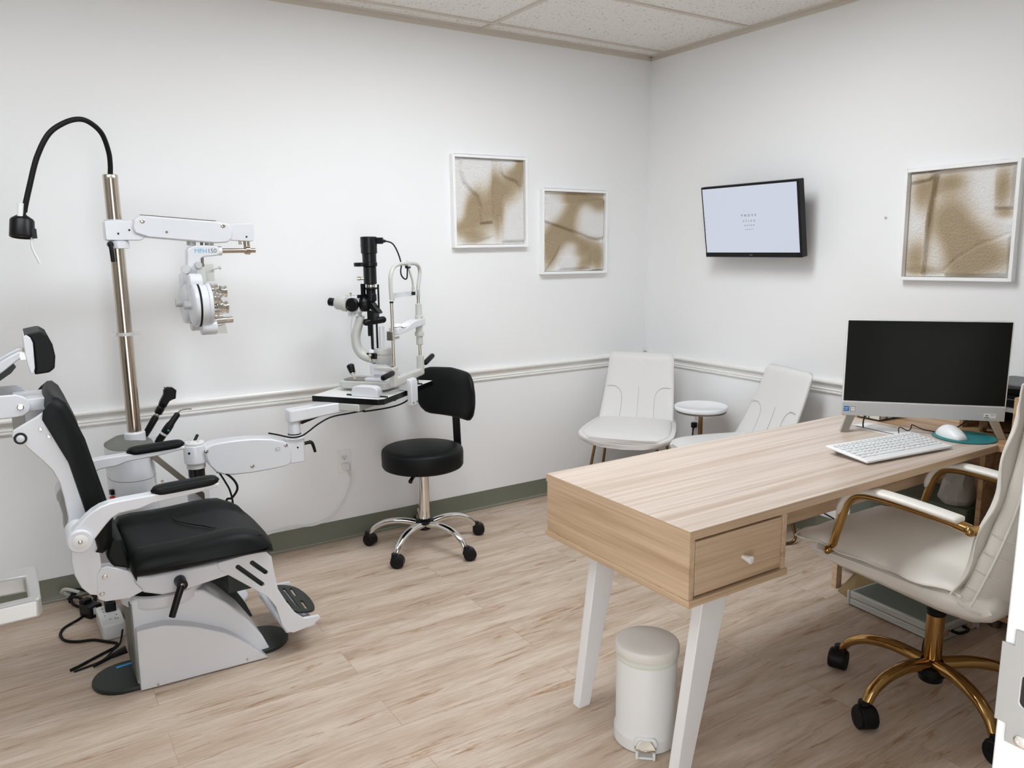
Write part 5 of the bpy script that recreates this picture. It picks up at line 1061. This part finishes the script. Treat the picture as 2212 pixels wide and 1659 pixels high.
obj('cushion_seam', B().tube([seat_c(k / 30, 0, 0) for k in range(31)], .0028, 6, 1).tube([seat_c(k / 30, 1, 0) for k in range(31)], .0028, 6, 1).tube([seat_c(1, k / 26, 0) for k in range(27)], .0028, 6, 1), M_WLEATHER, ct)
# back shell: side profile (y, z) with quilted piping, leaning back
def bprof(v): # centre line of the back from the seat up
    z = .43 + .66 * v
    return (-.155 - .135 * v - .03 * math.sin(v * PI) , z)
Ls = []
for k in range(25):
    v = k / 24; y, z = bprof(v); hw_ = .245 - .012 * v - (.03 * ((v - .9) / .1) ** 2 if v > .9 else 0) - (.02 * ((.12 - v) / .12) ** 2 if v < .12 else 0)
    th = .058 - .016 * v
    row = []
    for j in range(32):
        an = 2 * PI * j / 32; c = math.copysign(abs(math.cos(an)) ** .5, math.cos(an)); s_ = math.copysign(abs(math.sin(an)) ** .9, math.sin(an))
        row.append((XC + hw_ * c, y - .040 + th * s_ + .03 * abs(c) ** 4, z + (.006 * math.sin(v * 34) * abs(c) ** 6 if k < 14 else 0)))
    Ls.append(row)
bs_ = obj('back_shell', B().loops(Ls), M_WLEATHER, oc, smooth=60)
for s_ in (-1, 1):
    obj('piping', B().tube([(XC + s_ * (.248 - .012 * v), bprof(v)[0] - .035, bprof(v)[1]) for v in [k / 20 for k in range(1, 20)]], .0035, 8, 2), M_WLEATHER, bs_)
    for k in range(5):
        v = .03 + k * .085; y, z = bprof(v)
        obj('seam', B().tube([(XC + s_ * .2395, y - .065, z - .004), (XC + s_ * .2455, y - .035, z), (XC + s_ * .2405, y + .000, z + .006)], .0014, 6), M_SEAM, bs_)
def back_c(u, v, h):
    q = .07 + .93 * u; y, z = bprof(q); x = XC + (-.250 + .50 * v)
    wob = .010 * math.sin(q * 19 + 1) * max(0, 1 - min(v, 1 - v) * 8)
    return (x + wob * .4, y + .020 + h + wob + (-.012 * max(0, u - .9) * 10), z + .012 * (1 if u == 1 else 0) * math.sin(v * 9))
bcn = obj('back_cushion', pillow(back_c, 30, 24, .034), M_WLEATHER, oc, smooth=70)
obj('cushion_seam', B().tube([back_c(k / 30, 0, 0) for k in range(31)], .003, 6, 1).tube([back_c(1, k / 24, 0) for k in range(25)], .003, 6, 1), M_WLEATHER, bcn)
for s_ in (-1, 1):
    x = XC + s_ * .245 - (.0 if s_ < 0 else 0)
    pts = [(x - s_ * .008, .238, .484), (x, .222, .535), (x, .205, .598), (x, .190, .645), (x, .165, .678), (x, .125, .691), (x, .06, .693), (x, -.06, .687), (x, -.150, .680), (x, -.182, .676)]
    am = obj('arm_tube', B().tube(pts, .0125, 14, 6), M_GOLD, oc, smooth=60, label='brass-gold arm tube')
    obj('end_ball', B().sphere((x + s_ * .012, .240, .482), .0135).cyl((x - s_ * .04, .240, .482), (x + s_ * .008, .240, .482), .012, n=18), M_GOLD, am)
    obj('rear_joint', B().sphere((x + s_ * .010, -.184, .675), .0145).cyl((x - s_ * .03, -.196, .674), (x + s_ * .006, -.184, .675), .0135, n=18).cyl((x, -.14, .682), (x, -.182, .676), .0155, n=18), M_GOLD, am)
    Ls = []
    top = [(x, .212, .610), (x, .198, .657), (x, .170, .692), (x, .125, .707), (x, .05, .709), (x, -.05, .704), (x, -.13, .698), (x, -.158, .695)]
    P = spline(top, 5)
    for i, p in enumerate(P):
        tq = i / (len(P) - 1); tg = (P[min(i + 1, len(P) - 1)] - P[max(i - 1, 0)]).normalized(); nr = Vector((0, -tg.z, tg.y))
        if nr.z < 0: nr = -nr
        r = max(.25, min(1, math.sqrt(min(1, (1 - tq) * 16)))) * max(.5, min(1, math.sqrt(min(1, tq * 10 + .2))))
        Ls.append([p + Vector((1, 0, 0)) * (.026 * r * math.copysign(abs(math.cos(a)) ** .8, math.cos(a))) + nr * (.011 * r * math.sin(a)) for a in [2 * PI * j / 18 for j in range(18)]])
    obj('arm_pad', B().loops(Ls), M_WLEATHER, am, smooth=70)

# ================================================================== FLOOR THINGS
tc_ = thing('pedal_bin', 'small white round pedal bin under the desk', 'bin', (-1.855, -2.052, 0), math.radians(-132)); tc_.scale.z = 1.06
obj('body', B().lathe((0, 0, .012), (0, 0, 1), [(.089, 0), (.0925, .004), (.0925, .026), (.0905, .030), (.0885, .034), (.0885, .232), (.087, .236)], 64), M_WMATTE, tc_, smooth=30)
obj('base_ring', B().lathe((0, 0, 0), (0, 0, 1), [(.088, 0), (.0935, .003), (.0935, .036), (.091, .040)], 64), M_WMATTE, tc_, smooth=30)
obj('bin_liner', B().lathe((0, 0, .246), (0, 0, 1), [(.0885, 0), (.0895, .003), (.0905, .010), (.0893, .016), (.086, .018)], 64), M_LINER, tc_)
obj('lid', B().lathe((0, 0, .262), (0, 0, 1), [(.086, 0), (.0925, .001), (.0935, .003), (.0935, .021), (.0915, .0265), (.086, .0295), (.05, .0315), (.005, .032)], 64), M_PLAIN, tc_, smooth=50)
obj('pedal_hood', B().loops([[(.088 + dx, y, z) for y, z in rrect(-.034, .034, .006, .050, .016)] for dx in (-.012, .009)]), M_WMATTE, tc_, bevel=.003)
obj('pedal', B().loops([[(x, y, z) for y in (-.032, -.02, 0, .02, .032)] for x, z in ((.085, .022), (.085, .028))], cap=False, closed=False).prism([(.095, -.032), (.108, -.026), (.116, -.012), (.118, 0), (.116, .012), (.108, .026), (.095, .032)], 'z', .020, .028).loops([[(.094 + .02 * (1 - (z - .028) / .02) , y * (1 - (z - .028) / .03), z) for y in (-.031, -.02, 0, .02, .031)] + [(.092, .02, z), (.092, -.02, z)] for z in (.028, .036, .044, .048)]), M_STEEL, tc_, bevel=.001, label='chrome foot pedal')
obj('pedal_frame', B().bx(.09, .115, -.024, .024, 0, .006).bx(.09, .118, -.028, -.020, 0, .020).bx(.09, .118, .020, .028, 0, .020), M_WMATTE, tc_, bevel=.002)
cs_ = thing('briefcase', 'flat ribbed aluminium case on the floor behind office chair base', 'case', (-.59, -2.05, 0), math.radians(-94) + PI / 2)
# local: y along the long side, -x faces the room
obj('lower_shell', B().bx(-.005, .245, -.19, .185, .004, .032), M_ALU, cs_, bevel=.004)
obj('upper_shell', B().bx(-.005, .245, -.19, .185, .034, .062), M_ALU, cs_, bevel=.004)
obj('lid_panel', B().bx(.006, .234, -.178, .173, .0615, .0632), M_CASEPANEL, cs_, bevel=.0008)
for z in (.010, .018, .026, .040, .048, .056):
    obj('rib', B().cyl((-.0052, -.18, z), (-.0052, .175, z), .0018, n=8), M_ALU, cs_)
for y in (-.19, .185):
    for x in (-.005, .245):
        obj('corner_guard', B().bx(x - .006, x + .006, y - .006, y + .006, .002, .064), M_ALU, cs_, bevel=.004)
obj('latch', B().bx(.03, .06, .185, .191, .022, .046).bx(.0, .012, .186, .192, .024, .044), M_CHROME, cs_, bevel=.001)
obj('latch', B().bx(.03, .06, -.196, -.19, .022, .046).bx(.17, .20, -.196, -.19, .022, .046), M_CHROME, cs_, bevel=.001)
obj('carry_handle', B().tube([(.08, -.192, .034), (.085, -.215, .034), (.115, -.222, .034), (.145, -.215, .034), (.15, -.192, .034)], .006, 10), M_BLACK, cs_)
tag(obj('cardboard_flap', B((-.45, -1.78, 0)).loops([[(-.506, -1.765, z0), (-.545, -1.862, z0), (-.378, -1.863, z0 + .036), (-.372, -1.762, z0 + .058)] for z0 in (.001, .005)]), M_CARD), 'brown cardboard flap leaning on the aluminium case', 'cardboard').location = (-.45, -1.78, 0)
# power strip, adapter and cables behind exam chair
pw = thing('socket_block', 'white multi-socket block on floor behind exam chair base', 'socket block', (-3.118, -.40, 0), math.radians(2))
obj('body', B().loops([[(x, y, z) for x, y in rrect(-.040, .040, -.105, .095, .014)] for z in (0, .060)]), M_WMATTE, pw, bevel=.006, seg=3)
bb = B()
for x, y in ((-.018, -.01), (-.018, .025), (-.018, .06), (.02, -.02), (.012, -.055), (.020, -.058), (-.005, -.052)): bb.bx(x - .002, x + .002, y - .003, y + .003, .0598, .0606)
obj('socket_holes', bb, M_INK, pw, smooth=0)
pg = thing('black_plug', 'black plug standing in the white socket block', 'plug', (-3.112, -.358, .061))
obj('plug_body', B().prism(rrect(-.018, .020, -.028, .024, .006), 'z', 0, .036).prism(rrect(-.012, .016, .0, .03, .006), 'z', .036, .05), M_BLACK, pg, bevel=.003)
obj('cord', B().tube([(.002, .015, .048), (.006, .04, .055), (.010, .06, .045), (.012, .075, .0), (.012, .085, -.052)], .004, 8), M_RUBBER, pg)
pa_ = thing('power_adapter', 'black power adapter brick with cable tie, left of socket block', 'adapter', (-3.172, -.235, 0), .5)
obj('brick', B().box((0, 0, .026), (.055, .07, .05)).box((-.0, .03, .05), (.04, .03, .03)), M_BLACK, pa_, bevel=.005)
obj('label', B().box((-.006, -.0356, .03), (.012, .0008, .028)), M_WMATTE, pa_)
def fl(name, label, pts, r, cat='cable', m=M_RUBBER):
    P0 = Vector((pts[0][0], pts[0][1], 0)); b_ = B(P0).tube([(p[0], p[1], p[2] if len(p) > 2 else r) for p in pts], r, 8, 5)
    o = tag(obj(name, b_, m), label, cat); o.location = P0; return o
fl('floor_cable', 'black cable looping on floor left of exam chair', [(-3.150, -.20, .05), (-3.169, -.21, .03), (-3.196, -.225), (-3.222, -.26), (-3.266, -.30), (-3.284, -.339), (-3.286, -.382), (-3.273, -.426), (-3.237, -.458), (-3.186, -.477), (-3.15, -.515), (-3.115, -.555), (-3.125, -.585), (-3.146, -.598), (-3.2, -.631), (-3.239, -.657), (-3.274, -.676)], .0052)
fl('thin_cable', 'thin black cable running from chair base to cable end on floor', [(-3.087, -.50, .03), (-3.106, -.575, .012), (-3.136, -.622, .012), (-3.162, -.648), (-3.198, -.672), (-3.264, -.690)], .0036)
pl2 = thing('cable_plug', 'black plug end of the floor cable behind exam chair base', 'plug', (-3.15, -.668, .012))
obj('plug_body', B((-3.15, -.668, .012)).cyl((-3.094, -.675, .03), (-3.145, -.672, .016), .015, .009, n=14).cyl((-3.145, -.672, .016), (-3.205, -.697, .008), .008, .0055, n=12), M_BLACK, pl2)
lp_ = [(-3.238, -.10, .02), (-3.215, -.055, .05), (-3.17, -.07, .04), (-3.145, -.13, .02), (-3.175, -.16, .03), (-3.215, -.13, .05), (-3.24, -.09, .03), (-3.215, -.045, .03), (-3.165, -.055, .06), (-3.14, -.12, .04), (-3.18, -.17, .012), (-3.225, -.135, .02), (-3.235, -.10, .045)]
fl('cable_bundle', 'coiled bundle of black cable on floor by baseboard', lp_, .006)
fl('grey_cable_loop', 'pale grey cable loop sticking out of the black bundle', [(-3.20, -.11, .058), (-3.245, -.075, .07), (-3.262, -.055, .055), (-3.25, -.045, .04), (-3.215, -.075, .02)], .007, 'cable', M_GREYPL)
